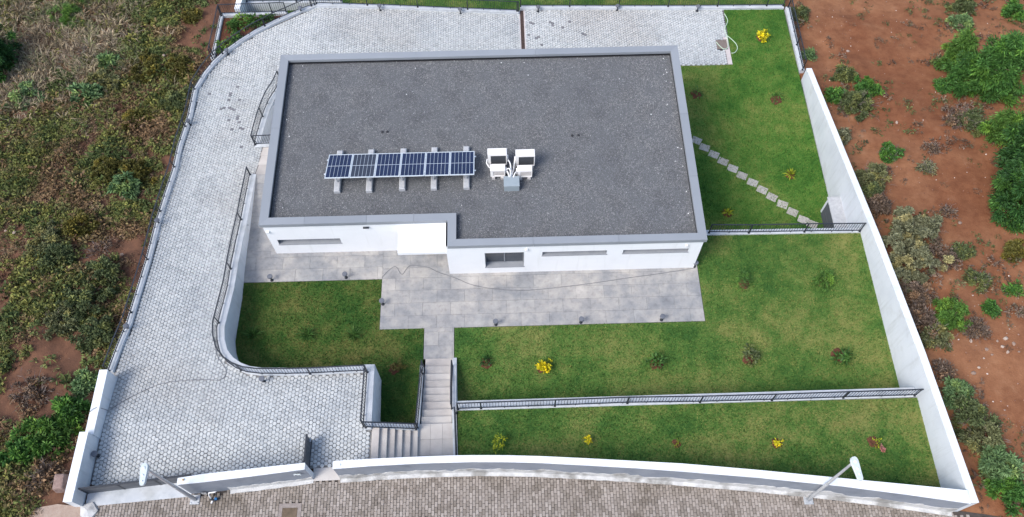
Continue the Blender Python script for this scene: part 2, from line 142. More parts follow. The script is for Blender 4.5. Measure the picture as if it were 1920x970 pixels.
MT['cover'] = M('brown_chamber_cover', [(0.3, (.17, .135, .115, 1)), (0.7, (.23, .185, .16, 1))], 6, rough=.85, bump=.3)
MT['hose'] = M('pale_green_hose', [(0.3, (.42, .55, .40, 1)), (0.7, (.5, .62, .48, 1))], 4, rough=.5)
MT['cable'] = M('grey_cable', [(0.3, (.15, .155, .17, 1)), (0.7, (.19, .195, .21, 1))], 4, rough=.6)
MT['slab'] = M('stepping_slab', [(0.2, (.36, .335, .305, 1)), (0.5, (.44, .415, .38, 1)), (0.8, (.52, .49, .46, 1))], 5, rough=.9, rnd=.3, bump=.4)
MT['soil'] = M('red_soil', [(0.2, (.175, .074, .035, 1)), (0.42, (.26, .113, .054, 1)), (0.6, (.31, .143, .070, 1)), (0.8, (.38, .21, .12, 1))], 1.6, detail=12, rough=.97, bump=.8, bscale=14,
               macro=[(0.16, .42, .62, (.72, .62, .58, 1)), (0.5, .55, .75, (1.0, .93, .88, 1)), (4.5, .5, .74, (.84, .80, .78, 1)), (20, .52, .78, (.8, .77, .75, 1))])
MT['pit'] = M('planting_soil', [(0.2, (.07, .026, .015, 1)), (0.8, (.17, .07, .04, 1))], 9, rough=.97, bump=.8, bscale=30)
MT['scrubsoil'] = M('dark_brown_soil', [(0.25, (.075, .038, .024, 1)), (0.5, (.135, .066, .040, 1)), (0.75, (.23, .11, .062, 1))], 1.3, detail=12, rough=.97, bump=.8, bscale=14)
MT['pebble'] = M('loose_pebbles', [(0, (.15, .07, .045, 1)), (.6, (.25, .13, .09, 1)), (.85, (.40, .30, .25, 1)), (1, (.65, .6, .55, 1))], 20, rough=.95, rnd=1.0)
MT['boulder'] = M('reddish_boulder', [(0.2, (.14, .09, .078, 1)), (0.5, (.24, .17, .15, 1)), (0.8, (.36, .28, .26, 1))], 4, rough=.95, bump=.8, bscale=12)
MT['rubble'] = M('pale_rubble', [(0.1, (.20, .13, .095, 1)), (0.5, (.33, .24, .19, 1)), (0.9, (.50, .42, .35, 1))], 6, rough=.95, rnd=.5, bump=.6, bscale=20)
MT['trunk'] = M('bark', [(0.3, (.06, .04, .03, 1)), (0.7, (.13, .09, .065, 1))], 8, rough=.95)
MT['twig'] = M('dry_twig', [(0.2, (.13, .105, .095, 1)), (0.8, (.27, .225, .205, 1))], 3, rough=.95, rnd=.6)

def leafmat(name, a, b, c, tip=None, scale=1.5, rough=.62, attr='tint'):
    st = [(0.0, a), (0.45, b), (0.86, c)]
    if tip: st.append((0.95, tip))
    m = M(name, st, scale, rough=rough, rnd=.7, spec=.25, attr=attr)
    return m
L4 = lambda r, g, b: (r, g, b, 1)
MT['lf_tree'] = leafmat('tree_leaf', L4(.022, .070, .016), L4(.046, .13, .026), L4(.085, .20, .04), L4(.19, .31, .07))
MT['lf_dark'] = leafmat('dark_tree_leaf', L4(.013, .046, .014), L4(.027, .082, .020), L4(.05, .13, .028), L4(.17, .31, .06))
MT['lf_fresh'] = leafmat('fresh_leaf', L4(.035, .09, .018), L4(.07, .16, .028), L4(.12, .235, .045), L4(.22, .32, .07))
MT['lf_blue'] = leafmat('grey_green_leaf', L4(.06, .115, .045), L4(.11, .19, .075), L4(.165, .26, .11), L4(.21, .3, .14))
MT['lf_olive'] = leafmat('olive_leaf', L4(.065, .074, .032), L4(.125, .138, .06), L4(.19, .20, .095), L4(.22, .16, .09))
MT['lf_sage'] = leafmat('sage_leaf', L4(.085, .09, .048), L4(.155, .163, .092), L4(.245, .25, .15), L4(.25, .18, .115))
MT['lf_dkolive'] = leafmat('deep_olive_leaf', L4(.042, .060, .024), L4(.08, .105, .042), L4(.125, .158, .065), L4(.17, .165, .08))
MT['lf_brown'] = leafmat('dead_leaf', L4(.06, .040, .030), L4(.125, .088, .064), L4(.20, .15, .113), L4(.26, .20, .155))
MT['lf_bracken'] = leafmat('bracken_leaf', L4(.055, .048, .012), L4(.10, .092, .020), L4(.145, .14, .032), L4(.2, .15, .035))
MT['lf_yellow'] = leafmat('yellow_leaf', L4(.30, .27, .012), L4(.50, .44, .012), L4(.66, .58, .02), L4(.75, .66, .12))
MT['lf_lime'] = leafmat('lime_leaf', L4(.13, .18, .015), L4(.23, .29, .02), L4(.34, .38, .03), L4(.45, .45, .05))
MT['lf_pink'] = leafmat('pink_leaf', L4(.28, .09, .09), L4(.42, .16, .15), L4(.52, .25, .22))
MT['lf_lawn'] = leafmat('planted_shrub_leaf', L4(.025, .075, .016), L4(.05, .125, .024), L4(.085, .18, .04))
MT['cover_leaf'] = M('ground_cover_leaf', [(0, (.85, .85, .85, 1)), (.5, (1.5, 1.5, 1.42, 1)), (1, (2.3, 2.25, 2.05, 1))], 2, rough=.75, rnd=.85, attr='tint', spec=.2)

def grass_material(name, lush, mid, dry, seed, dryness=0.0, blade=False):
    m = bpy.data.materials.new(name); m.use_nodes = True
    t = m.node_tree; n = t.nodes; l = t.links; b = n['Principled BSDF']
    b.inputs['Roughness'].default_value = .8; b.inputs['Specular IOR Level'].default_value = .15
    pos = nnode(n, 'ShaderNodeNewGeometry').outputs['Position']
    def nz(scale, det, off):
        mp = nnode(n, 'ShaderNodeMapping'); mp.inputs['Location'].default_value = (off, off*1.7, 0); l.new(pos, mp.inputs[0])
        x = nnode(n, 'ShaderNodeTexNoise'); x.inputs['Scale'].default_value = scale; x.inputs['Detail'].default_value = det; x.inputs['Roughness'].default_value = .6
        l.new(mp.outputs[0], x.inputs['Vector']); return x.outputs['Fac']
    a = nz(0.33, 3, seed); c = nz(1.6, 6, seed+9); f = nz(17, 8, seed+3)
    s1 = nnode(n, 'ShaderNodeMath', operation='MULTIPLY_ADD'); s1.inputs[1].default_value = .5; l.new(a, s1.inputs[0])
    s2 = nnode(n, 'ShaderNodeMath', operation='MULTIPLY_ADD'); s2.inputs[1].default_value = .33; l.new(c, s2.inputs[0]); 
    s3 = nnode(n, 'ShaderNodeMath', operation='MULTIPLY'); s3.inputs[1].default_value = .42; l.new(f, s3.inputs[0])
    l.new(s3.outputs[0], s2.inputs[2]); l.new(s2.outputs[0], s1.inputs[2]); fac = s1.outputs[0]
    if blade:
        g = nnode(n, 'ShaderNodeNewGeometry')
        s4 = nnode(n, 'ShaderNodeMath', operation='MULTIPLY_ADD'); s4.inputs[1].default_value = .28; s4.inputs[2].default_value = -0.15
        l.new(g.outputs['Random Per Island'], s4.inputs[0])
        s5 = nnode(n, 'ShaderNodeMath', operation='ADD'); l.new(s4.outputs[0], s5.inputs[0]); l.new(fac, s5.inputs[1]); fac = s5.outputs[0]
    cr = nnode(n, 'ShaderNodeValToRGB'); e = cr.color_ramp.elements
    st = [(.49-dryness, lush), (.605-dryness, mid), (.69-dryness, tuple((x+y)/2 for x, y in zip(mid, dry))), (.775-dryness, dry)]
    while len(e) < 4: e.new(.5)
    for i, (p, q) in enumerate(st): e[i].position = p; e[i].color = q
    l.new(fac, cr.inputs[0]); l.new(cr.outputs[0], b.inputs['Base Color'])
    nb = nz(45, 4, seed); bp = nnode(n, 'ShaderNodeBump'); bp.inputs['Strength'].default_value = .7; bp.inputs['Distance'].default_value = .03
    l.new(nb, bp.inputs['Height']); l.new(bp.outputs[0], b.inputs['Normal'])
    return m

# ------------------------------------------------------------------ mesh helpers
class MB:
    def __init__(s): s.v = []; s.f = []
    def add(s, vs, fs):
        k = len(s.v); s.v += [tuple(x) for x in vs]; s.f += [tuple(i+k for i in f) for f in fs]; return s
    def box(s, x0, x1, y0, y1, z0, z1):
        return s.add([(x0,y0,z0),(x1,y0,z0),(x1,y1,z0),(x0,y1,z0),(x0,y0,z1),(x1,y0,z1),(x1,y1,z1),(x0,y1,z1)],
                     [(3,2,1,0),(4,5,6,7),(0,1,5,4),(1,2,6,5),(2,3,7,6),(3,0,4,7)])
    def bevbox(s, x0, x1, y0, y1, z0, z1, b):
        """box with its top edges chamfered"""
        vs = [(x0,y0,z0),(x1,y0,z0),(x1,y1,z0),(x0,y1,z0),(x0,y0,z1-b),(x1,y0,z1-b),(x1,y1,z1-b),(x0,y1,z1-b),
              (x0+b,y0+b,z1),(x1-b,y0+b,z1),(x1-b,y1-b,z1),(x0+b,y1-b,z1)]
        fs = [(3,2,1,0),(8,9,10,11)]
        for i in range(4):
            j = (i+1) % 4; fs += [(i,j,4+j,4+i),(4+i,4+j,8+j,8+i)]
        return s.add(vs, fs)
    def prism(s, poly, z0, z1):
        n = len(poly)
        zb = z0 if isinstance(z0, (list, tuple)) else [z0]*n; zt = z1 if isinstance(z1, (list, tuple)) else [z1]*n
        vs = [(p[0],p[1],z) for p, z in zip(poly, zb)]+[(p[0],p[1],z) for p, z in zip(poly, zt)]
        return s.add(vs, [tuple(range(n))[::-1], tuple(range(n, 2*n))]+[(i,(i+1)%n,n+(i+1)%n,n+i) for i in range(n)])
    def bar(s, p, q, wd, t):
        p = Vector(p); q = Vector(q); d = (q-p)
        side = Vector((-d.y, d.x, 0))
        if side.length < 1e-6: side = Vector((1, 0, 0))
        side.normalize(); upv = side.cross(d).normalized()
        a = side*wd/2; b = upv*t/2
        return s.add([p-a-b,p+a-b,p+a+b,p-a+b,q-a-b,q+a-b,q+a+b,q-a+b], [(0,1,2,3),(7,6,5,4),(0,4,5,1),(1,5,6,2),(2,6,7,3),(3,7,4,0)])
    def tube(s, path, r, n=6, caps=True):
        P = [Vector(p) for p in path]; rs = r if isinstance(r, (list, tuple)) else [r]*len(P)
        rings = []
        for i, p in enumerate(P):
            d = (P[min(i+1, len(P)-1)]-P[max(i-1, 0)]).normalized()
            a = d.cross(Vector((0, 0, 1)))
            if a.length < 1e-3: a = Vector((1, 0, 0))
            a.normalize(); b = d.cross(a)
            rings.append([p+(a*math.cos(2*math.pi*k/n)+b*math.sin(2*math.pi*k/n))*rs[i] for k in range(n)])
        vs = [v for rg in rings for v in rg]
        fs = [(i*n+k, i*n+(k+1)%n, (i+1)*n+(k+1)%n, (i+1)*n+k) for i in range(len(P)-1) for k in range(n)]
        if caps: fs += [tuple(range(n))[::-1], tuple(range((len(P)-1)*n, len(P)*n))]
        return s.add(vs, fs)
    def lathe(s, c, prof, n=12):
        vs = [(c[0]+r*math.cos(2*math.pi*k/n), c[1]+r*math.sin(2*math.pi*k/n), c[2]+z) for r, z in prof for k in range(n)]
        m = len(prof)
        fs = [(i*n+k, i*n+(k+1)%n, (i+1)*n+(k+1)%n, (i+1)*n+k) for i in range(m-1) for k in range(n)]
        return s.add(vs, fs+[tuple(range(n))[::-1], tuple(range((m-1)*n, m*n))])
    def rock(s, c, r, rng, flat=.7):
        bm = bmesh.new(); bmesh.ops.create_icosphere(bm, subdivisions=1, radius=1)
        k = [rng.uniform(.75, 1.25) for _ in range(3)]; o = rng.uniform(0, 99)
        vs = []
        for v in bm.verts:
            f = 1+.3*mnoise.noise(v.co*1.3+Vector((o, o, o)))
            vs.append((c[0]+v.co.x*r*k[0]*f, c[1]+v.co.y*r*k[1]*f, c[2]+v.co.z*r*flat*k[2]*f))
        fs = [tuple(v.index for v in f.verts) for f in bm.faces]; bm.free()
        return s.add(vs, fs)
    def mesh(s, name, mat, o=(0, 0, 0)):
        me = bpy.data.meshes.new(name)
        me.from_pydata([(v[0]-o[0], v[1]-o[1], v[2]-o[2]) for v in s.v], [], s.f); me.update()
        if mat: me.materials.append(mat)
        return me
    def build(s, name, mat, parent=None, o=None, smooth=False):
        base = tuple(o) if o is not None else (tuple(parent['_o']) if parent is not None and '_o' in parent else (0, 0, 0))
        ob = bpy.data.objects.new(name, s.mesh(name, mat, base)); C.objects.link(ob)
        if parent is not None:
            ob.parent = parent
        else:
            ob.location = base
        ob['_o'] = list(base)
        if smooth:
            ob.data.polygons.foreach_set('use_smooth', [True]*len(ob.data.polygons))
        return ob

def tag(o, label, cat, group=None):
    o['label'] = label; o['category'] = cat
    if group: o['group'] = group
    return o
def thing(name, label, cat, loc=(0, 0, 0), group=None):
    o = bpy.data.objects.new(name, None); C.objects.link(o); o.location = loc; o['_o'] = list(loc); o.empty_display_size = .2
    return tag(o, label, cat, group)
def structure(o): o['kind'] = 'structure'; return o
def stuff(o): o['kind'] = 'stuff'; return o
def inst(name, mesh, parent, loc, rz=0, scale=None):
    """one more piece that shares a mesh"""
    ob = bpy.data.objects.new(name, mesh); C.objects.link(ob)
    if parent is not None: ob.parent = parent
    ob.location = loc; ob.rotation_euler = (0, 0, rz)
    if scale is not None: ob.scale = scale
    return ob
def np_mesh(name, V, F, mat, tint=None):
    me = bpy.data.meshes.new(name); V = np.asarray(V, np.float32); F = np.asarray(F, np.int32)
    me.vertices.add(len(V)); me.vertices.foreach_set('co', V.ravel())
    k = F.shape[1]; me.loops.add(F.size); me.loops.foreach_set('vertex_index', F.ravel())
    me.polygons.add(len(F)); me.polygons.foreach_set('loop_start', np.arange(0, F.size, k, dtype=np.int32))
    try: me.polygons.foreach_set('loop_total', np.full(len(F), k, np.int32))
    except Exception: pass
    me.update(calc_edges=True)
    if tint is not None:
        at = me.color_attributes.new('tint', 'FLOAT_COLOR', 'POINT')
        at.data.foreach_set('color', np.concatenate([np.asarray(tint, np.float32), np.ones((len(V), 1), np.float32)], 1).ravel())
    me.materials.append(mat); return me

def poly_inside(P, x, y):
    x = np.asarray(x, float); y = np.asarray(y, float); ins = np.zeros(x.shape, bool); n = len(P)
    for i in range(n):
        x0, y0 = P[i][:2]; x1, y1 = P[(i+1) % n][:2]
        if y0 == y1: continue
        c = ((y0 > y) != (y1 > y)) & (x < (x1-x0)*(y-y0)/(y1-y0)+x0); ins ^= c
    return ins
def poly_dist(P, x, y):
    x = np.asarray(x, float); y = np.asarray(y, float); d = np.full(x.shape, 1e9); n = len(P)
    for i in range(n):
        x0, y0 = P[i][:2]; x1, y1 = P[(i+1) % n][:2]; L = (x1-x0)**2+(y1-y0)**2+1e-12
        t = np.clip(((x-x0)*(x1-x0)+(y-y0)*(y1-y0))/L, 0, 1)
        d = np.minimum(d, np.hypot(x-x0-t*(x1-x0), y-y0-t*(y1-y0)))
    return d
def offset_path(pts, d):
    """offset a plan polyline to its left by d"""
    out = []
    P = [Vector((p[0], p[1])) for p in pts]
    for i in range(len(P)):
        n = Vector((0, 0)); k = 0
        for a, b in ((i-1, i), (i, i+1)):
            if a >= 0 and b < len(P):
                e = (P[b]-P[a]).normalized(); n += Vector((-e.y, e.x)); k += 1
        n /= k; q = n.length
        n = n/(q*q) if q > .3 else n
        out.append((P[i].x+n.x*d, P[i].y+n.y*d))
    return out
def path_wall(mb, pts, d0, d1, zb, dz=0.0):
    """wall along a plan path between two offsets; top follows the path's z (+dz), base zb"""
    A = offset_path(pts, d0); B = offset_path(pts, d1); n = len(pts)
    zbf = zb if callable(zb) else (lambda i: zb)
    vs = []
    for i in range(n):
        zt = pts[i][2]+dz
        vs += [(*A[i], zbf(i)), (*B[i], zbf(i)), (*A[i], zt), (*B[i], zt)]
    fs = []
    for i in range(n-1):
        a, b = i*4, i*4+4
        fs += [(a+2, b+2, b+3, a+3), (a, a+2, a+3, a+1) if i == 0 else None, (a, b, b+2, a+2), (a+3, b+3, b+1, a+1), (a, a+1, b+1, b)]
    e = (n-1)*4; fs.append((e, e+1, e+3, e+2))
    return mb.add(vs, [f for f in fs if f])

# ------------------------------------------------------------------ levels
def clamp(v, a, b): return max(a, min(b, v))
def z_drive(x, y):
    z = 2.1-0.175*(clamp(y, 9.5, 29)-9.5)
    ww = clamp((y-25)/4, 0, 1); t = clamp((x+10)/11.2, 0, 1)
    return z*(1-ww*t)+ww*t*(-2.3)
def z_street(x): return 1.85-0.022*x
def z_left(x, y): return z_drive(min(x, -10), y)-0.55
def z_right(x, y): return 3.08-0.2*(y-6)-0.9-0.6*clamp((12-y)/6, 0, 1)

# ------------------------------------------------------------------ terrain, street, driveway, patio, lawns
rng = random.Random(7); nr = np.random.default_rng(7)
LC = S['left_cap']; FO = S['fw_out']; FI = S['fw_in']
drive_left = [(p[0]+.10, p[1]) for p in LC if p[1] < 29.5]+[(p[0]+.07, p[1]-.08) for p in LC if p[1] >= 29.5]
INNER = [(-15.0, 4.6), (15.98, 4.6), (16.03, 34.1), (-9.9, 34.1)]+[(p[0]+.25, p[1]-.2) for p in LC[::-1]]
def hills(x, y):
    return (mnoise.noise(Vector((x*.22, y*.22, 3)))*.35+mnoise.noise(Vector((x*.7, y*.7, 8)))*(.26 if x < 0 else .14)+mnoise.noise(Vector((x*2.1, y*2.1, 1)))*(.10 if x < 0 else .05))
def ground_z(x, y):
    n = hills(x, y)
    if y > 33.75 and -14.3 < x < 16.2 and (x > -10 or y > 33.9): return -3.3 if y < 45 else -2.9-.1*(y-34)
    if x < 0:
        z = z_left(x, y)+n*.7
        if y > 30: z = z_left(x, y)+n*.7-max(0, y-31)*.12*(1 if x > -15.4 else .35)
        if y < 9: z = z+(z_street(x)-.03-z)*clamp((9-y)/2, 0, 1)
    else:
        z = z_right(x, min(y, 60))+n*.6
        if y < 9: z = z+(z_street(x)-.05-z)*clamp((8.5-y)/2.2, 0, 1)
    if y > 34.1 and -10.5 < x < 16.2: z = -2.9-.1*(y-34)
    return z
def lines(segs):
    out = []
    for a, b, d in segs: out += list(np.arange(a, b-1e-6, d))
    return out+[segs[-1][1]]
gx = lines([(-90, -45, 7.5), (-45, -30, 1.5), (-30, -14.5, .25), (-14.5, -11, .5), (-11, 15, 2), (15, 15.98, .49), (15.98, 16.08, .05), (16.08, 33, .26), (33, 48, 1.5), (48, 90, 7)])
gy = lines([(-40, 0, 4), (0, 4, 1), (4, 38, .25), (38, 60, 1.5), (60, 120, 7.5)])
GX, GY = np.meshgrid(gx, gy, indexing='ij')
ins = poly_inside(INNER, GX.ravel(), GY.ravel())
planter_tri = [(-15.2, 33.7), (-11.2, 33.7), (-13, 32.2), (-14.2, 31.0), (-15.3, 29.6)]
pl = poly_inside(planter_tri, GX.ravel(), GY.ravel())
Z = np.array([-3.7 if i else ground_z(x, y) for x, y, i in zip(GX.ravel(), GY.ravel(), ins)])
nyy = len(gy); idx = np.arange(len(gx)*nyy).reshape(len(gx), nyy)
F = np.stack([idx[:-1, :-1], idx[1:, :-1], idx[1:, 1:], idx[:-1, 1:]], -1).reshape(-1, 4)
gm = np_mesh('ground', np.stack([GX.ravel(), GY.ravel(), Z], 1), F, MT['soil'])
gm.materials.append(MT['scrubsoil'])
gm.polygons.foreach_set('material_index', (GX[:-1, :-1].ravel() < -14).astype(np.int32))
ground = bpy.data.objects.new('ground', gm); C.objects.link(ground); structure(ground)

# street ------------------------------------------------------------
front = [(-15.3, 6.62), (-13.4, 6.86), (-11.5, 6.9)]+[(p[0], p[1]) for p in S['gw_out'][1:]]+[(p[0], p[1]) for p in FO]+[(17.0, 5.42), (18.2, 5.2), (21, 4.7)]
fxs = [p[0] for p in front]; fys = [p[1] for p in front]
def front_y(x): return float(np.interp(x, fxs, fys))
mb = MB()
xs = list(np.arange(-15.3, 21.01, .6))
for i in range(len(xs)-1):
    a, b = xs[i], xs[i+1]
    ya, yb = front_y(a)+.1, front_y(b)+.1
    mb.add([(a, -8, z_street(a)-.035), (b, -8, z_street(b)-.035), (b, yb, z_street(b)-.035), (a, ya, z_street(a)-.035)], [(0, 1, 2, 3)])
street = structure(mb.build('street', MT['brickjoint']))
BW, BL = .1135, .2
bricks = []
ci = 0; x = -15.2
coverbox = (-8.25, -7.62, 5.6, 6.33)
while x < 20.6:
    y = 3.9+(ci % 2)*BL/2+rng.uniform(-.008, .008)
    while y < front_y(x)-.07:
        if not (coverbox[0]-.06 < x < coverbox[1]+.06 and coverbox[2]-.12 < y < coverbox[3]+.12): bricks.append((x, y))
        y += BL
    x += BW; ci += 1
def brick_mb(mb, x, y, z, dz=0):
    mb.bevbox(x-BW/2+.006, x+BW/2-.006, y-BL/2+.006, y+BL/2-.006, z-.03, z+.012+dz, .008)
bricks.sort(key=lambda p: (abs(p[1]-6.55)+abs(p[0]+2)*.012))
bm1 = MB(); bm1.bevbox(-BW/2+.006, BW/2-.006, -BL/2+.006, BL/2-.006, -.03, .012, .008)
bmesh1 = bm1.mesh('brick', MT['brick'])
for (x, y) in bricks[:300]:
    inst('brick', bmesh1, street, (x, y, z_street(x)+rng.uniform(-.004, .005)), rng.uniform(-.015, .015))
mb = MB()
for (x, y) in bricks[300:]: brick_mb(mb, x, y, z_street(x), rng.uniform(-.004, .005))
stuff(mb.build('brick_field', MT['brick'], street))

# driveway ------------------------------------------------------------
R2 = S['r2']; WELL = S['well']
DP = [(-15.2, 7.2), (-11.5, 7.35), (-7.2, 7.68), (-6.2, 7.72), (-5.13, 7.75), (-5.13, 9.0), (-5.42, 9.15), (-5.42, 10.3), (-5.47, 11.48)]+[(p[0], p[1]) for p in R2[::-1]]+[(-11.5, 22.05), (-11.45, 23.85), (-11.95, 23.9)]+[(p[0]-.02, p[1]) for p in WELL[:7][::-1]]+[(-11.0, 28.9), (-10.05, 26.9), (-10.05, 26.7), (8.2, 26.7), (8.2, 29.86), (12.47, 29.86), (12.57, 33.9), (1.2, 34.15), (-10.0, 33.75)]+drive_left[::-1]
bm = bmesh.new()
bm.faces.new([bm.verts.new((p[0], p[1], 0)) for p in DP]); bm.normal_update(); bmesh.ops.triangulate(bm, faces=bm.faces[:])
for yy in list(np.arange(9.5, 30, 1.5))+[29]:
    bmesh.ops.bisect_plane(bm, geom=bm.verts[:]+bm.edges[:]+bm.faces[:], plane_co=(0, yy, 0), plane_no=(0, 1, 0))
for xx in (-10, -8, -6, -4, -2, 0, 1.2):
    bmesh.ops.bisect_plane(bm, geom=bm.verts[:]+bm.edges[:]+bm.faces[:], plane_co=(xx, 0, 0), plane_no=(1, 0, 0))
for v in bm.verts: v.co.z = z_drive(v.co.x, v.co.y)-.03
me = bpy.data.meshes.new('driveway'); bm.to_mesh(me); bm.free(); me.materials.append(MT['joint'])
drive = bpy.data.objects.new('driveway', me); C.objects.link(drive); structure(drive)
PX, PY = .135, .163
cols = np.arange(-15.4, 12.7, PX); pts = []
for ci, x in enumerate(cols):
    ys = np.arange(7.2+(ci % 2)*PY/2, 34.3, PY); pts.append(np.stack([np.full_like(ys, x), ys], 1))
pts = np.concatenate(pts)
pin = poly_inside(DP, pts[:, 0], pts[:, 1]) & (poly_dist(DP, pts[:, 0], pts[:, 1]) > .035)
pin &= ~((pts[:, 0] > 1.08) & (pts[:, 0] < 1.46) & (pts[:, 1] > 26))
pin &= ~((pts[:, 0] > 11.75) & (pts[:, 0] < 12.42) & (pts[:, 1] > 30.9) & (pts[:, 1] < 31.65))
pin &= ~((pts[:, 0] > 12.2) & (pts[:, 1] < 31.8) & (pts[:, 1] > 29))
pts = pts[pin]
darkset = set()
for d in S['darkpav']:
    k = np.argmin((pts[:, 0]-d[0])**2+(pts[:, 1]-d[1])**2); darkset.add(int(k))
    if rng.random() < .3: darkset.add(int(np.argsort((pts[:, 0]-d[0])**2+(pts[:, 1]-d[1])**2)[1]))
def paver_geo(mb, x, y, zf, dz, jit):
    vs = []; ph = jit; jx, jy = rng.uniform(.95, 1.04), rng.uniform(.95, 1.03); x += rng.uniform(-.004, .004); y += rng.uniform(-.005, .005)
    ring = []
    for k in range(6):
        a = k*math.pi/3+ph
        ring.append((math.cos(a)*PX*.665*jx, math.sin(a)*PY*.565*jy))
    for (r, dzz) in ((.93, -.028), (.90, .002), (.74, .014)):
        for (cx, cy) in ring:
            vs.append((x+cx*r, y+cy*r, zf(x+cx*r, y+cy*r)+dzz+dz))
    fs = [(12, 13, 14, 15, 16, 17)]
    for q in (0, 6):
        fs += [(q+k, q+(k+1) % 6, q+6+(k+1) % 6, q+6+k) for k in range(6)]
    mb.add(vs, fs)
order = sorted(range(len(pts)), key=lambda i: (i in darkset, pts[i][1]+.035*abs(pts[i][0])+(50 if pts[i][1] < 7.9 and pts[i][0] < -11 else 0)))
pm1 = MB(); paver_geo(pm1, 0, 0, lambda x, y: 0, 0, 0); pmesh = pm1.mesh('paver', MT['paver'])
for i in order[:300]:
    x, y = pts[i]; inst('paver', pmesh, drive, (x, y, z_drive(x, y)+rng.uniform(-.003, .003)), rng.uniform(-.11, .11), (rng.uniform(.95, 1.04), rng.uniform(.95, 1.03), 1))
mb = MB(); md = MB()
for i in order[300:]:
    x, y = pts[i]
    paver_geo(md if i in darkset else mb, x, y, z_drive, rng.uniform(-.003, .003), rng.uniform(-.11, .11))
stuff(mb.build('paver_field', MT['paver'], drive)); stuff(md.build('stained_paver_patch', MT['darkpaver'], drive))
# drainage channel across the rear part, pinkish edging either side
mb = MB(); mb.box(1.18, 1.36, 26.75, 34.1, -2.33, -2.305)
dr = mb.build('drain_channel', MT['rust'], None, (1.27, 30.4, -2.31)); tag(dr, 'long rusty brown drain channel crossing the pavers behind the house', 'drain')
for k in range(36):
    y = 26.9+k*.2; MBx = MB(); MBx.box(1.19, 1.35, y, y+.035, -2.305, -2.296)
    if k == 0: barmesh = MBx.mesh('grate_bar', MT['rust'], (1.27, y, -2.3))
    inst('grate_bar', barmesh, dr, (0, y-30.4, .012))
for x0 in (1.09, 1.37):
    mb = MB(); mb.box(x0, x0+.08, 26.75, 34.1, -2.33, -2.288); mb.build('channel_edge', MT['pink'], dr)

# patio ------------------------------------------------------------
PR = [(-11.6, -10.05, 17.9, 22.0), (-11.6, -5.39, 16.38, 17.9), (-5.39, 8.4, 14.0, 16.9), (-5.39, -2.4, 16.9, 17.9), (-3.5, -2.24, 12.62, 14.0)]
mb = MB()
for i, (a, b, c, d) in enumerate(PR): mb.box(a, b, c, d, -.12, -.012-.0005*i)
mb.add([(-11.6, 22.0, -.014), (-10.05, 22.0, -.014), (-10.05, 23.9, z_drive(-11, 23.9)), (-11.45, 23.9, z_drive(-11, 23.9))], [(0, 1, 2, 3)])
patio = structure(mb.build('patio', MT['tilejoint']))
def tiles(x0, x1, y0, y1, tx, ty, parent, zf, mat, off=.5, g=.003, name='tile', th=.02, clipx=None):
    r = 0; y = y0
    while y < y1-.02:
        x = x0-(tx*off if r % 2 else 0)
        while x < x1-.02:
            a, b, c, d = max(x, x0), min(x+tx, x1), y, min(y+ty, y1)
            if b-a > .03:
                m = MB(); cx, cy = (a+b)/2, (c+d)/2
                m.bevbox(a+g-cx, b-g-cx, c+g-cy, d-g-cy, -th, 0, .003)
                inst(name, m.mesh(name, mat), parent, (cx, cy, zf(cx, cy)+rng.uniform(-.0012, .0012)))
            x += tx
        y += ty; r += 1
for (a, b, c, d) in PR: tiles(a, b, c, d, 1.2, .6, patio, lambda x, y: .002, MT['tile'])
sl_ = (z_drive(-11, 23.9))/1.9
for k in range(3):
    y = 22.0+k*.63; m = MB()
    m.add([(-11.55, y, (y-22)*sl_+.003), (-10.1, y, (y-22)*sl_+.003), (-10.1, y+.62, (y+.62-22)*sl_+.003), (-11.5, y+.62, (y+.62-22)*sl_+.003)], [(0, 1, 2, 3)])
    m.build('tile', MT['step'], patio)

# lawns ------------------------------------------------------------
def lawn(name, poly, z, mat):
    m = MB(); m.prism(poly, z-.25, z); return structure(m.build(name, mat))
G1 = (L4(.033, .094, .019), L4(.076, .155, .030), L4(.225, .225, .07))
G2 = (L4(.020, .066, .012), L4(.046, .102, .018), L4(.17, .155, .048))
G3 = (L4(.033, .104, .016), L4(.072, .172, .027), L4(.20, .225, .06))
gmat = {k: (grass_material('lawn_'+k, *g, sd, dr), grass_material('lawn_blades_'+k, *g, sd, dr, True)) for k, g, sd, dr in (('mid', G1, 2.0, -.005), ('left', G2, 31.0, -.005), ('rear', G3, 55.0, .0), ('front', G1, 77.0, -.015))}
LAWNS = {
    'left': ([(-11.7, 16.36), (-5.4, 16.36), (-5.4, 14.0), (-3.52, 14.0), (-3.52, 9.2), (-5.3, 9.2), (-5.3, 11.6), (-9.9, 11.6), (-11.0, 12.3), (-11.5, 13.4)], .0),
    'mid': ([(-2.22, 13.98), (8.42, 13.98), (8.42, 16.6), (8.22, 16.6), (8.22, 18.2), (15.9, 18.2), (15.9, 10.2), (-2.22, 10.2)], .0),
    'front': ([(-2.0, 10.0), (15.9, 10.0), (15.9, 5.95)]+[(p[0], p[1]) for p in FI[::-1] if -2.0 < p[0] < 15.8]+[(-2.0, 7.6)], 1.2),
    'rear': ([(8.2, 18.4), (15.9, 18.4), (15.9, 33.85), (12.58, 33.85), (12.48, 29.86), (8.2, 29.86)], -2.3)}
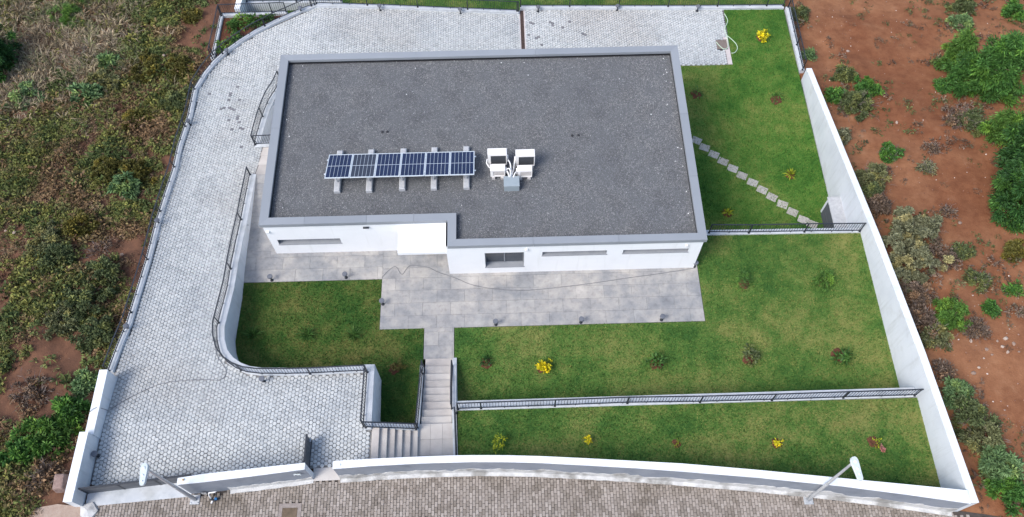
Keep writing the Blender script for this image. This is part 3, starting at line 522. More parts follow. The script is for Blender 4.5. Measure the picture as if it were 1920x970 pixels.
for k, (poly, z) in LAWNS.items():
    lw = lawn('lawn', poly, z, gmat[k][0])
    xs_ = [p[0] for p in poly]; ys_ = [p[1] for p in poly]
    area = (max(xs_)-min(xs_))*(max(ys_)-min(ys_)); N = int(area*420)
    bx = nr.uniform(min(xs_), max(xs_), N); by = nr.uniform(min(ys_), max(ys_), N)
    ok = poly_inside(poly, bx, by) & (poly_dist(poly, bx, by) > .02); bx, by = bx[ok], by[ok]; N = len(bx)
    th = nr.uniform(0, 2*np.pi, N); ln = nr.uniform(.04, .10, N); wd = nr.uniform(.010, .028, N); tilt = nr.uniform(.2, 1.1, N)
    dx, dy = np.cos(th), np.sin(th); p0 = np.stack([bx, by, np.full(N, z-.004)], 1)
    sd = np.stack([-dy*wd, dx*wd, np.zeros(N)], 1); tp = p0+np.stack([dx*np.sin(tilt)*ln, dy*np.sin(tilt)*ln, np.cos(tilt)*ln+.004], 1)
    V = np.stack([p0-sd, p0+sd, tp], 1).reshape(-1, 3); Fq = np.arange(3*N).reshape(-1, 3)
    o = bpy.data.objects.new('lawn_grass', np_mesh('lawn_grass', V, Fq, gmat[k][1])); C.objects.link(o); stuff(o)
mb = MB(); mb.prism([(-15.1, 33.5), (-10.6, 33.6), (-11.9, 32.85), (-13, 32.1), (-13.8, 31.5), (-14.5, 30.8), (-15.1, 29.8)], -2.2, -1.72)
structure(mb.build('planting_bed', MT['pit']))

# ------------------------------------------------------------------ walls
def wall_thing(name, label, pts, d0, d1, zb, mat, capmat=None, capt=.05, over=0.0, cat='wall', group=None, dz=0):
    o = thing(name, label, cat, (pts[len(pts)//2][0], pts[len(pts)//2][1], pts[len(pts)//2][2]-.5), group)
    m = MB(); path_wall(m, pts, d0, d1, zb, dz-capt if capmat else dz); m.build('wall_body', mat, o)
    if capmat:
        m = MB(); path_wall(m, pts, d0-over, d1+over, lambda i: pts[i][2]+dz-capt, dz); m.build('coping', capmat, o)
    return o
# long street wall: thick curved wall with a grey street face and white top
def street_wall(name, label, out, inn, zbase_drop):
    o = thing(name, label, 'wall', (out[len(out)//2][0], out[len(out)//2][1], z_street(out[len(out)//2][0])))
    n = len(out); m = MB(); vs = []
    for a, b in zip(out, inn): vs += [(a[0], a[1]+.004, z_street(a[0])-.3), (b[0], b[1]-.004, z_street(a[0])-1.4), (a[0], a[1]+.004, a[2]-.03), (b[0], b[1]-.004, a[2]-.03)]
    fs = []; fi = []
    for i in range(n-1):
        a, b = 4*i, 4*i+4; fs += [(a, b, b+2, a+2)]; fi += [(a+3, b+3, b+1, a+1)]
    ends = [(0, 2, 3, 1), (4*n-4, 4*n-3, 4*n-1, 4*n-2)]
    m.add(vs, fs); m.build('street_face', MT['greywall'], o)
    m = MB(); m.add(vs, fi+ends); m.build('wall_body', MT['wall'], o)
    m = MB(); vs = []
    for a, b in zip(out, inn): vs += [(a[0], a[1]-.012, a[2]-.03), (b[0], b[1]+.012, a[2]-.03), (a[0], a[1]-.012, a[2]), (b[0], b[1]+.012, a[2])]
    fs = []
    for i in range(n-1):
        a, b = 4*i, 4*i+4; fs += [(a, b, b+2, a+2), (a+3, b+3, b+1, a+1), (a+2, b+2, b+3, a+3)]
    m.add(vs, fs+[(0, 2, 3, 1), (4*n-4, 4*n-3, 4*n-1, 4*n-2)]); m.build('coping', MT['walltop'], o)
    return o
def resample(pts, step):
    P = [Vector(p) for p in pts]; out = [P[0]]
    for a, b in zip(P[:-1], P[1:]):
        k = max(1, int((b-a).length/step))
        out += [a+(b-a)*j/k for j in range(1, k+1)]
    return out
def match_inner(out, inn):
    xs = [p[0] for p in inn]; ys = [p[1] for p in inn]
    return [(p[0], float(np.interp(p[0], xs, ys)), p[2]) for p in out]
def skirt(parent, out, name='plaster_skirt', hi=.62, x0=-99, x1=99):
    """whitewashed lower band with an uneven top edge, and the concrete footing under it"""
    P = [p for p in resample(out, .12) if x0 < p[0] < x1]
    m = MB(); vs = []
    for p in P:
        zs_ = z_street(p[0]); h = hi*(.72+.55*mnoise.noise(Vector((p[0]*1.1, 2, 0)))+.3*mnoise.noise(Vector((p[0]*4, 5, 0))))
        h = clamp(h, .1, .9); vs += [(p[0], p[1]-.03, zs_-.1), (p[0], p[1]-.012, zs_+h), (p[0], p[1]+.02, zs_+h+.01)]
    fs = []
    for i in range(len(P)-1): fs += [(3*i, 3*i+3, 3*i+4, 3*i+1), (3*i+1, 3*i+4, 3*i+5, 3*i+2)]
    m.add(vs, fs); m.build(name, MT['plaster'], parent)
    m = MB(); vs = []
    for p in P:
        zs_ = z_street(p[0]); j = .02*mnoise.noise(Vector((p[0]*3, 9, 0)))
        vs += [(p[0], p[1]-.15+j, zs_-.06), (p[0], p[1]-.15+j, zs_+.03), (p[0], p[1]-.02, zs_+.06)]
    fs = []
    for i in range(len(P)-1): fs += [(3*i, 3*i+3, 3*i+4, 3*i+1), (3*i+1, 3*i+4, 3*i+5, 3*i+2)]
    m.add(vs, fs); m.build('footing', MT['plaster'], parent)
fo = [(p.x, p.y, p.z) for p in resample(FO, .6)]
o = street_wall('street_wall', 'long curved white topped wall with grey street face along the lower lawn', fo, match_inner(fo, FI), 0); skirt(o, FO)
go = [(p.x, p.y, p.z) for p in resample(S['gw_out'], .6)]
o = street_wall('gate_wall', 'short white topped wall between sliding gate and pedestrian gate, grey street face', go, match_inner(go, S['gw_in']), 0); skirt(o, S['gw_out'], hi=.45, x0=-10.2)
GATEWALL = o
# right boundary wall: tall, sloping top, with the soil lot outside
RW = [(15.9, 5.62, 3.02), (15.9, 11.5, 2.22), (15.9, 17.2, 1.17), (15.93, 22.5, -.03), (15.97, 28.75, -1.42)]
o = thing('boundary_wall', 'tall pale grey boundary wall sloping down between the lawns and red soil', 'wall', (16.03, 17, -2.3))
m = MB(); path_wall(m, RW, 0.0, -.25, -3.2, -.04); m.build('wall_body', MT['wall'], o)
m = MB(); path_wall(m, RW, 0.015, -.265, lambda i: RW[i][2]-.04, 0); m.build('coping', MT['walltop'], o)
# left high wall beside the gate: two stepped lengths
for nm, a, b, zt0, zt1, lab in (('gate_side_wall', 6.5, 9.0, 3.12, 3.02, 'pale wall end beside the sliding gate, the taller of two stepped lengths'), ('gate_side_wall', 9.0, 11.5, 2.70, 2.68, 'pale stepped wall length between the gate corner and the black railing')):
    ptsw = [(-15.26 if b < 9.5 else -15.22, a, zt0), (-15.26 if b < 9.5 else -15.2, b, zt1)]
    ww = .29
    o = thing(nm, lab, 'wall', (-15.4, (a+b)/2, 1.5))
    m = MB(); path_wall(m, ptsw, 0, ww, 1.0, -.04); m.build('wall_body', MT['wall'], o)
    m = MB(); path_wall(m, ptsw, -.012, ww+.012, lambda i: ptsw[i][2]-.04, 0); m.build('coping', MT['walltop'], o)
# low wall with the long railing round the left and rear of the driveway
lcap = LC+[(p[0], p[1], p[2]) for p in S['rear_left'][1:]]
wall_thing('driveway_kerb_wall', 'low pale kerb wall curving along the outer edge of the driveway', lcap, .13, -.11, -3.2, MT['wall'], MT['kerb'])
rr = S['rear_right']
wall_thing('rear_kerb_wall', 'low pale kerb wall behind the rear paving right of the drain', rr, .22, -.06, -3.2, MT['wall'], MT['kerb'])
wall_thing('corner_kerb_wall', 'low kerb wall at the far right corner of the rear lawn', S['right_back'], .22, -.03, -3.2, MT['wall'], MT['kerb'])
# retaining wall between driveway and sunken left lawn
def rwall(label, pts, side, zb=-.25, name='retaining_wall', w=.27):
    return wall_thing(name, label, pts, *((-.02, w) if side > 0 else (.02, -w)), zb, MT['wall'], MT['kerb'])
rwall('curved pale retaining wall between the hexagon paved driveway and the left lawn', R2+[(-5.2, 11.46, R2[-1][2])], 1)
rwall('short pale retaining wall between driveway and the narrow end of left lawn', [(-5.47, 11.44, 1.92), S['r2b'][1], (-5.42, 9.05, 2.2)], 1)
rwall('low pale wall along the top of the side steps under railing', [(-5.4, 9.12, 2.2), (-3.5, 9.22, 1.42)], 1, w=.2)
rwall('stepped low wall on the left of the garden stairs', [(-3.5, 9.0, 1.30), (-3.48, 10.2, 1.1), (-3.49, 12.3, .16)], 1, w=.13)
rwall('slim pale wall on the right of the garden stairs', [(-2.12, 7.75, 1.25), (-2.20, 9.95, 1.25), (-2.24, 11.0, .75), (-2.27, 12.6, .10)], -1, zb=-.2, name='stair_wall', w=.15)
rwall('long pale retaining wall with railing between middle lawn and lower lawn', [(-2.0, 10.0, 1.25), (15.88, 10.05, 1.25)], 1, w=.36)
rwall('pale retaining wall with railing between middle lawn and rear lawn', [(8.2, 18.16, .08), (15.88, 18.08, .08)], 1, zb=-2.5, w=.22)
# light well on the left of the house
WL = WELL[:7]
o = thing('light_well', 'curved sunken light well with grey inner walls against the house side', 'light well', (-11.2, 25.5, -.7))
m = MB(); path_wall(m, WL[::-1], .02, -.22, -3.0, -.05); m.build('wall_body', MT['wall'], o)
m = MB(); path_wall(m, WL[::-1], .03, -.23, lambda i: WL[::-1][i][2]-.05, 0); m.build('coping', MT['kerb'], o)
m = MB(); path_wall(m, [WELL[6], (-10.1, 23.98, -.31)], -.12, .12, -3.0, -.05); m.build('end_wall', MT['greywall'], o)
m = MB(); path_wall(m, [WELL[6], (-10.1, 23.98, -.31)], -.13, .13, lambda i: -.36, 0); m.build('end_coping', MT['kerb'], o)
m = MB(); m.prism([(-11.85, 23.95), (-10.1, 23.95), (-10.1, 29), (-11.3, 28.6), (-11.75, 26.5)], -3.1, -2.9); m.build('well_floor', MT['sill'], o)
# neighbour's low walls, top left, and along the rear edge
wall_thing('neighbour_wall', 'pale neighbour wall running back at the top left corner', S['nb1'], .1, -.12, -3.2, MT['wall'], MT['kerb'])
wall_thing('neighbour_side_wall', 'narrow pale wall bordering the planting bed at the top left', S['nb2'][::-1], .1, -.1, -3.2, MT['wall'], MT['kerb'])
wall_thing('neighbour_terrace_wall', 'short pale neighbour terrace wall at the top edge left', [(-14.2, 34.9, -1.95), (-8.8, 34.95, -2.1)], .14, -.1, -3.6, MT['wall'], MT['kerb'])
wall_thing('neighbour_pier', 'white neighbour pier standing at the top edge left of planting bed', [(-14.35, 33.9, -1.45), (-14.2, 36.2, -1.45)], .15, -.15, -3.4, MT['white'])
m = MB(); m.prism([(-14.0, 33.78), (-10.3, 33.9), (1, 34.4), (16.2, 34.4), (16.2, 60), (-14.0, 60)], -3.3, -2.6); nl = structure(m.build('neighbour_lawn', gmat['mid'][0]))
N = 26000; bx = nr.uniform(-14, 16, N); by = nr.uniform(34.3, 37, N)
th = nr.uniform(0, 2*np.pi, N); p0 = np.stack([bx, by, np.full(N, -2.6)], 1); sd = np.stack([-np.sin(th)*.015, np.cos(th)*.015, np.zeros(N)], 1)
V = np.stack([p0-sd, p0+sd, p0+np.stack([np.cos(th)*.04, np.sin(th)*.04, np.full(N, .05)], 1)], 1).reshape(-1, 3)
o = bpy.data.objects.new('lawn_grass', np_mesh('lawn_grass', V, np.arange(3*N).reshape(-1, 3), gmat['mid'][1])); C.objects.link(o); stuff(o)

# ------------------------------------------------------------------ stairs
o = thing('garden_stairs', 'tan tiled garden stairs rising from the patio path to the landing', 'stairs', (-2.9, 11, 0))
su = S['steps_up']; z = 0
m = MB(); m.prism([(-3.42, 12.62), (-2.26, 12.62), (-2.26, su[0]), (-3.42, su[0])], -.1, .0); m.build('step', MT['step'], o)
for k in range(len(su)):
    y1 = su[k]; y0 = su[k+1] if k+1 < len(su) else 7.72; z = .1333*(k+1)
    if k < len(su)-1:
        m = MB(); m.bevbox(-3.42, -2.24, y0-.03, y1, -.2, z, .003); m.build('step', MT['step'], o)
landing = thing('stair_landing', 'tan tiled landing at the head of the garden stairs inside the street wall', 'landing', (-2.85, 8.6, 1.2))
m = MB(); m.box(-3.5, -2.12, 7.65, su[-1], .6, 1.18); m.build('landing_slab', MT['tilejoint'], landing)
for i in range(3):
    for j in range(3):
        xa = -3.5+i*.46; ya = 7.66+j*((su[-1]-7.66)/3)
        m = MB(); m.bevbox(xa+.003, xa+.457, ya+.003, ya+(su[-1]-7.66)/3-.003, 1.17, 1.2, .003); m.build('tile', MT['step'], landing)
ss = S['steps_side']
o = thing('side_steps', 'tan side steps going down from the hexagon paved forecourt to the landing', 'steps', (-4.3, 8.3, 1.2))
for k in range(6):
    x0 = ss[k]; x1 = ss[k+1]; z = 2.1-.15*k
    m = MB(); m.bevbox(x0, x1+.0, 7.66, 9.14+.012*k, .6, z, .012); m.build('step', MT['step'], o)

# ------------------------------------------------------------------ house
HZ, WT = 2.65, 2.5
house = thing('house', 'white single storey house with flat grey gravel roof and grey parapet', 'house', (-1, 21.6, 0))
m = MB()
def front_wall(mb, y, x0, x1, z0, z1, ops, depth):
    """street-facing wall with recessed openings"""
    xs = sorted({x0, x1}|{v for o_ in ops for v in o_[:2]}); zs = sorted({z0, z1}|{v for o_ in ops for v in o_[2:]})
    for i in range(len(xs)-1):
        for j in range(len(zs)-1):
            cx, cz = (xs[i]+xs[i+1])/2, (zs[j]+zs[j+1])/2
            if any(o_[0] < cx < o_[1] and o_[2] < cz < o_[3] for o_ in ops): continue
            mb.add([(xs[i], y, zs[j]), (xs[i+1], y, zs[j]), (xs[i+1], y, zs[j+1]), (xs[i], y, zs[j+1])], [(0, 1, 2, 3)])
    for a, b, c, d in ops:
        mb.add([(a, y, c), (b, y, c), (b, y, d), (a, y, d), (a, y+depth, c), (b, y+depth, c), (b, y+depth, d), (a, y+depth, d)],
               [(0, 4, 5, 1), (1, 5, 6, 2), (2, 6, 7, 3), (3, 7, 4, 0)])
OPS = {'L': [(-9.80, -7.10, .82, 1.22)], 'R': [(-.86, .79, .55, 1.82), (1.56, 4.27, 1.48, 1.79), (4.95, 7.70, 1.49, 1.78)]}
HW = [(-10.12, 17.78), (-2.44, 17.78), (-2.44, 16.55), (8.22, 16.55), (8.22, 26.79), (-10.12, 26.79)]
front_wall(m, 17.78, -10.12, -2.44, -3, WT, OPS['L'], .24); front_wall(m, 16.55, -2.44, 8.22, -3, WT, OPS['R'], .26)
for a, b in ((1, 2), (3, 4), (4, 5), (5, 0)):
    (xa, ya), (xb, yb) = HW[a], HW[b]; m.add([(xa, ya, -3), (xb, yb, -3), (xb, yb, WT), (xa, ya, WT)], [(0, 1, 2, 3)])
m.build('wall', MT['white'], house)
def window(a, b, c, d, y, depth, panes):
    f = MB(); t = .04; yy = y+depth-.05
    f.box(a, b, yy, yy+.05, c, c+t); f.box(a, b, yy, yy+.05, d-t, d); f.box(a, a+t, yy, yy+.05, c+t, d-t); f.box(b-t, b, yy, yy+.05, c+t, d-t)
    for k in range(1, panes):
        xm = a+(b-a)*k/panes; f.box(xm-.025, xm+.025, yy, yy+.05, c+t, d-t)
    wn = f.build('window', MT['reveal'], house)
    g = MB(); g.box(a+.02, b-.02, y+depth-.02, y+depth-.005, c+.02, d-.02); g.build('pane', MT['glass'], wn)
    s_ = MB(); s_.box(a-.03, b+.03, y-.03, y+depth-.05, c-.025, c+.012); s_.build('sill', MT['sill'], wn)
    r_ = MB(); r_.box(a+.002, a+.014, y+.004, y+depth-.06, c+.013, d-.002); r_.build('reveal_lining', MT['reveal'], wn)
    r_ = MB(); r_.box(b-.014, b-.002, y+.004, y+depth-.06, c+.013, d-.002); r_.build('reveal_lining', MT['reveal'], wn)
window(*OPS['L'][0], 17.78, .24, 2); window(*OPS['R'][0], 16.55, .26, 2); window(*OPS['R'][1], 16.55, .26, 2); window(*OPS['R'][2], 16.55, .26, 2)
# parapet coping in mitred lengths
PO = [(-10.2, 17.70), (-2.36, 17.70), (-2.36, 16.47), (8.3, 16.47), (8.3, 26.87), (-10.2, 26.87)]
PI = [(-9.83, 18.05), (-2.0, 18.05), (-2.0, 16.80), (7.95, 16.80), (7.95, 26.52), (-9.83, 26.52)]
SPL = {0: [.24, .57, .82], 1: [], 2: [.33, .66], 3: [.3, .62], 4: [.36, .66], 5: [.46]}
for k in range(6):
    A, B = Vector(PO[k]), Vector(PO[(k+1) % 6]); a, b = Vector(PI[k]), Vector(PI[(k+1) % 6])
    ts = [0]+SPL[k]+[1]; d = (B-A).normalized()
    for i in range(len(ts)-1):
        P0 = A+(B-A)*ts[i]; P1 = A+(B-A)*ts[i+1]
        q0 = a if ts[i] == 0 else a+d*max(0, (P0-a).dot(d)); q1 = b if ts[i+1] == 1 else a+d*(P1-a).dot(d)
        g0 = 0 if ts[i] == 0 else .004; g1 = 0 if ts[i+1] == 1 else .004
        poly = [P0+d*g0, P1-d*g1, q1-d*g1, q0+d*g0]
        m = MB(); m.prism([tuple(p) for p in poly], WT-.06, HZ+rng.uniform(-.003, .003)); m.build('parapet_cap', MT['cap'], house)
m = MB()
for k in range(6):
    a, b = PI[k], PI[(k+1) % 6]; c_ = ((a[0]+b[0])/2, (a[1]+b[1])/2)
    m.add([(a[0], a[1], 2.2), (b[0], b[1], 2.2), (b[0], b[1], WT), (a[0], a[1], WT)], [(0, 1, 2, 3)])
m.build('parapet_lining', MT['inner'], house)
GZ = 2.36
m = MB(); m.prism(PI, 2.1, GZ); m.build('roof', MT['deck'], house)
N = 175000
bx = nr.uniform(-9.83, 7.95, N); by = nr.uniform(16.8, 26.52, N); ok = poly_inside(PI, bx, by); bx, by = bx[ok], by[ok]; N = len(bx)
r = nr.uniform(.010, .028, N); a = nr.uniform(0, 6.28, N); el = nr.uniform(.5, 1.0, N); zz = GZ-.004+nr.uniform(0, .014, N)+.012*np.sin(bx*3.1+np.sin(by*2))*np.cos(by*2.7)
base = []
for k in range(4):
    th = a+k*np.pi/2; rr_ = r*(1 if k % 2 == 0 else el); base.append(np.stack([bx+np.cos(th)*rr_, by+np.sin(th)*rr_, zz+nr.uniform(-.004, .004, N)], 1))
top = np.stack([bx+nr.uniform(-.4, .4, N)*r, by+nr.uniform(-.4, .4, N)*r, zz+r*nr.uniform(.5, 1.1, N)], 1)
V = np.stack(base+[top], 1).reshape(-1, 3); i0 = np.arange(N)*5
Fq = np.stack([np.stack([i0+k, i0+(k+1) % 4, i0+4], 1) for k in range(4)], 1).reshape(-1, 3)
g = bpy.data.objects.new('roof_gravel', np_mesh('roof_gravel', V, Fq, MT['stone'])); C.objects.link(g); g.parent = house; g.location = (1, -21.6, 0); stuff(g)
m = MB()
for k in range(34):
    e = rng.random()
    if k < 26: px_, py_ = rng.choice([(-9.7+abs(rng.gauss(0, .22)), rng.uniform(18.2, 26.3)), (7.85-abs(rng.gauss(0, .2)), rng.uniform(17, 26.3)), (rng.uniform(-9.6, 7.8), 26.4-abs(rng.gauss(0, .15)))])
    else: px_, py_ = rng.uniform(-9.6, 7.8), rng.uniform(18.2, 26.3)
    m.rock((px_, py_, GZ+.03), rng.uniform(.014, .034), rng)
stuff(m.build('white_pebble', MT['pipe'], house))
m = MB(); m.bevbox(-4.48, -2.445, 16.6, 17.785, 1.76, 1.95, .01); m.build('entrance_canopy', MT['white'], house)
m = MB(); m.box(-5.95, -5.70, 17.70, 17.775, 2.12, 2.17); m.build('wall_light', MT['metal'], house)
for (x, y, z) in ((.88, 16.55, 2.1), (7.55, 16.55, 2.1), (-10.0, 17.78, 1.95)):
    m = MB(); m.box(x-.05, x+.05, y-.09, y-.004, z-.05, z+.05); sn = m.build('sensor', MT['pipe'], house)
for (x, y) in ((-5.32, 22.5), (-5.1, 22.5), (3.1, 22.05), (3.38, 22.05)):
    m = MB(); m.lathe((x, y, GZ), [(.06, 0), (.06, .02), (.045, .035), (.045, .06), (.0001, .065)], 10); m.build('roof_outlet', MT['inner'], house)

# ------------------------------------------------------------------ roof equipment
sa = thing('solar_array', 'row of six blue solar panels tilted on five concrete ballast blocks', 'solar panels', (-4.36, 20.4, GZ))
yb, zb_, yf, zf_ = 21.05, 2.75, 19.54, 3.22
L_ = math.hypot(yb-yf, zf_-zb_); uy, uz = (yf-yb)/L_, (zf_-zb_)/L_
def onp(x, s_, h=0): return (x, yb+uy*s_+uz*h, zb_+uz*s_+h*abs(uy))
cellm = None
x0p = -7.50; PWD = 1.049
for k in range(6):
    a = x0p+k*PWD+.008; b = a+PWD-.016
    m = MB()
    def slab(mb, xa, xb, s0, s1, h0, h1):
        vs = [onp(xa, s0, h0), onp(xb, s0, h0), onp(xb, s1, h0), onp(xa, s1, h0), onp(xa, s0, h1), onp(xb, s0, h1), onp(xb, s1, h1), onp(xa, s1, h1)]
        mb.add(vs, [(3, 2, 1, 0), (4, 5, 6, 7), (0, 1, 5, 4), (1, 2, 6, 5), (2, 3, 7, 6), (3, 0, 4, 7)])
    fwid = .032
    slab(m, a, b, 0, fwid, 0, .04); slab(m, a, b, L_-fwid, L_, 0, .04); slab(m, a, a+fwid, fwid, L_-fwid, 0, .04); slab(m, b-fwid, b, fwid, L_-fwid, 0, .04)
    slab(m, a+fwid, b-fwid, fwid, L_-fwid, .005, .03)
    pn = m.build('solar_panel', MT['alu'], sa)
    if k == 1: pn['label'] = 'second panel from the left, greyer cells'
    cw = (b-a-2*fwid)/6
    for r_ in range(2):
        s0 = fwid+.008 if r_ == 0 else L_/2+.014; s1 = L_/2-.014 if r_ == 0 else L_-fwid-.008
        for c_ in range(6):
            mc = MB(); slab(mc, a+fwid+c_*cw+.007, a+fwid+(c_+1)*cw-.007, s0, s1, .031, .034)
            cx = a+fwid+(c_+.5)*cw; cy = yb+uy*(s0+s1)/2; cz = zb_+uz*(s0+s1)/2
            ob = bpy.data.objects.new('cell_strip', mc.mesh('cell_strip', MT['cell2' if k == 1 else 'cell'], (cx, cy, cz))); C.objects.link(ob)
            ob.parent = pn; ob.location = (cx+4.36, cy-20.4, cz-GZ)
m = MB()
for s_ in (.3, 1.25):
    p = onp(x0p-.06, s_, -.03); q = onp(x0p+6*PWD+.06, s_, -.03); m.bar(p, q, .045, .045)
m.build('mounting_rail', MT['alu'], sa)
for i, (A, B) in enumerate(S['blocks']):
    x = (A[0]+B[0])/2
    m = MB(); m.bevbox(x-.13, x+.13, B[1], A[1], GZ-.02, GZ+.21, .03); bl = m.build('ballast_block', MT['ballast'], sa)
    m = MB(); m.bar((x, yf+.25, GZ+.2), (x, yf+.25, zf_-.1), .05, .05); m.bar((x, yb-.25, GZ+.2), (x, yb-.25, zb_+.03), .05, .05); m.build('support_leg', MT['galv'], bl)
def ac_unit(x0, x1, y0, y1, z0, z1, label, grille, pipes):
    o = thing('ac_unit', label, 'air conditioner', ((x0+x1)/2, (y0+y1)/2, GZ), 'white air conditioning units on the roof')
    m = MB(); t = .03
    m.bevbox(x0, x1, y0, y1, z1-.10, z1, .018); m.box(x0+.006, x1-.006, y0+.05, y1-.004, z0, z1-.10)
    m.box(x0+.006, x0+.13, y0+.004, y0+.05, z0, z1-.10); m.box(x1-.04, x1-.006, y0+.004, y0+.05, z0, z1-.10); m.box(x0+.13, x1-.04, y0+.004, y0+.05, z0, z0+.05)
    m.build('casing', MT['acwhite'], o)
    m = MB(); m.box(x0+.13, x1-.04, y0+.035, y0+.049, z0+.05, z1-.102)
    gr = m.build('coil_face' if grille else 'front_panel', MT['acdark' if grille else 'acwhite'], o)
    for k in range(6):
        mm = MB(); zz_ = z0+.1+k*(z1-z0-.22)/6; mm.box(x0+.13, x1-.04, y0+.012, y0+.03, zz_, zz_+.012); mm.build('guard_bar', MT['acdark' if grille else 'acfeet'], gr)
    for xx in (x0+.06, x1-.2):
        m = MB(); m.bevbox(xx, xx+.14, y0-.05, y1+.05, GZ-.01, z0, .02); m.build('foot', MT['acfeet'], o)
    m = MB(); m.bevbox(x1 if pipes > 0 else x0-.055, x1+.055 if pipes > 0 else x0, y0+.08, y1-.08, z0+.12, z0+.4, .01); m.build('valve_cover', MT['acwhite'], o)
    return o
a1 = ac_unit(-.64, .18, 20.46, 20.80, 2.55, 3.34, 'white air conditioner nearest the solar panels, in the back pair, dark face', True, 1)
a2 = ac_unit(.55, 1.37, 20.37, 20.71, 2.55, 3.34, 'right hand white air conditioner of the back pair, dark face', True, -1)
a3 = ac_unit(-.55, .09, 19.88, 20.20, 2.52, 3.02, 'smaller white air conditioner in front, left of the grey box hoses', False, 1)
a4 = ac_unit(.61, 1.24, 19.82, 20.12, 2.52, 3.02, 'smaller white air conditioner in front, right of the grey box hoses', False, -1)
def pipe(path, parent, r=.028):
    m = MB(); m.tube(path, r, 7); m.build('insulated_pipe', MT['pipe'], parent, smooth=True)
def arc(p, q, h, n=9, bow=0):
    p, q = Vector(p), Vector(q); return [p.lerp(q, t)+Vector((bow*math.sin(math.pi*t), 0, h*math.sin(math.pi*t))) for t in [i/n for i in range(n+1)]]
pipe(arc((.12, 20.02, 2.82), (.30, 19.66, 2.76), .35, bow=.08), a3); pipe(arc((.12, 20.06, 2.72), (.27, 19.66, 2.72), .18), a3)
pipe(arc((.22, 20.55, 2.82), (.33, 19.66, 2.74), .25, bow=.05), a1); pipe([(-.67, 20.62, 2.8), (-.70, 20.45, 2.75), (-.62, 20.3, 2.7), (-.5, 20.22, 2.6), (.0, 20.28, 2.5), (.25, 20.0, 2.5), (.28, 19.66, 2.7)], a1)
pipe([(.53, 20.55, 2.9), (.5, 20.4, 2.86), (.46, 20.1, 2.76), (.38, 19.85, 2.72), (.36, 19.66, 2.72)], a2)
pipe(arc((.60, 19.95, 2.8), (.42, 19.66, 2.74), .12), a4)
jb = thing('roof_box', 'grey sheet metal box where the air conditioner hoses enter the roof', 'box', (.35, 19.5, GZ))
m = MB(); m.bevbox(.03, .67, 19.23, 19.72, GZ-.02, 2.75, .015); m.build('box_body', MT['box'], jb)
m = MB(); m.bevbox(.015, .685, 19.215, 19.735, 2.752, 2.785, .012); m.build('box_lid', MT['box'], jb)

# ------------------------------------------------------------------ railings
def railing(label, pts, h, name='railing', post_at=None, step=2.75, bal=.115, low=.10, rake=False):
    P = [Vector(p) for p in pts]
    Ls = [0]
    for a, b in zip(P[:-1], P[1:]): Ls.append(Ls[-1]+(b-a).length)
    def at(s_):
        for i in range(len(P)-1):
            if s_ <= Ls[i+1]+1e-6:
                t = (s_-Ls[i])/max(1e-6, Ls[i+1]-Ls[i]); return P[i].lerp(P[i+1], t), (P[i+1]-P[i]).normalized()
        return P[-1], (P[-1]-P[-2]).normalized()
    mid = at(Ls[-1]/2)[0]
    o = thing(name, label, 'railing', tuple(mid))
    m = MB()
    for a, b in zip(P[:-1], P[1:]): m.bar(a+Vector((0, 0, h)), b+Vector((0, 0, h)), .05, .016)
    m.build('top_rail', MT['metal'], o)
    m = MB()
    for a, b in zip(P[:-1], P[1:]): m.bar(a+Vector((0, 0, low)), b+Vector((0, 0, low)), .04, .016)
    k = step/3
    s_ = k
    while s_ < Ls[-1]:
        p, d = at(s_); m.box(p.x-.014, p.x+.014, p.y-.014, p.y+.014, p.z-.02, p.z+low); s_ += k
    m.build('bottom_rail', MT['metal'], o)
    ps = post_at if post_at else [min(.03+i*step, Ls[-1]-.03) for i in range(int(Ls[-1]/step)+1)]+[Ls[-1]-.03]
    for s_ in ps:
        p, d = at(s_); q = Vector((-d.y, d.x, 0)).normalized()
        m = MB(); m.bar(p+Vector((0, 0, -.06))-d*.0, p+Vector((0, 0, h-.008)), .055, .022)
        m.box(p.x-.045, p.x+.045, p.y-.045, p.y+.045, p.z-.0, p.z+.012); m.build('post', MT['metal'], o)
    m = MB(); s_ = bal
    while s_ < Ls[-1]-.04:
        p, d = at(s_); w_ = .007
        m.box(p.x-w_, p.x+w_, p.y-w_, p.y+w_, p.z+low, p.z+h-.008); s_ += bal
    stuff(m.build('baluster_row', MT['metal'], o))
    return o
RH = .72
Lpts = resample([tuple(p) for p in LC], .8); lr = [(p.x-.03, p.y, p.z) for p in Lpts]
railing('long black railing curving along the left and back edge of the driveway', lr, .58)
railing('black railing on the rear kerb wall left of the brown drain', [(p[0], p[1]+.03, p[2]) for p in S['rear_left']], RH)
railing('black railing on the rear kerb wall right of the brown drain', [(p[0], p[1]+.1, p[2]) for p in rr], RH)
railing('short black railing at the far right corner beside the red soil', [(p[0]+.1, p[1], p[2]) for p in S['right_back']], RH)
r2p = [tuple(p) for p in resample(R2, .7)]
railing('black railing curving round the sunken left lawn beside the driveway', r2p, .64)
railing('black railing between forecourt and the narrow end of left lawn', [(-5.46, 11.42, 1.92), (-5.43, 9.14, 2.2)], RH)
railing('black railing across the head of the side steps', [(-5.38, 9.12, 2.2), (-3.54, 9.22, 1.44)], RH)
railing('black sloping railing on the left of the garden stairs', [(-3.52, 9.26, 1.38), (-3.5, 10.2, 1.1), (-3.49, 12.25, .16)], RH)
railing('short black sloping handrail on the right of the garden stairs', [(-2.22, 10.05, 1.2), (-2.26, 11.0, .75), (-2.28, 12.2, .18)], RH)
railing('long black railing between middle lawn and the lower lawn by the street', [tuple(p) for p in S['r3']], RH, post_at=[.03, .92, 3.78, 6.6, 9.42, 12.22, 15.01, 17.8])
railing('short black railing between stair landing and lower lawn', [(-2.08, 9.9, 1.25), (-2.0, 7.85, 1.25)], RH)
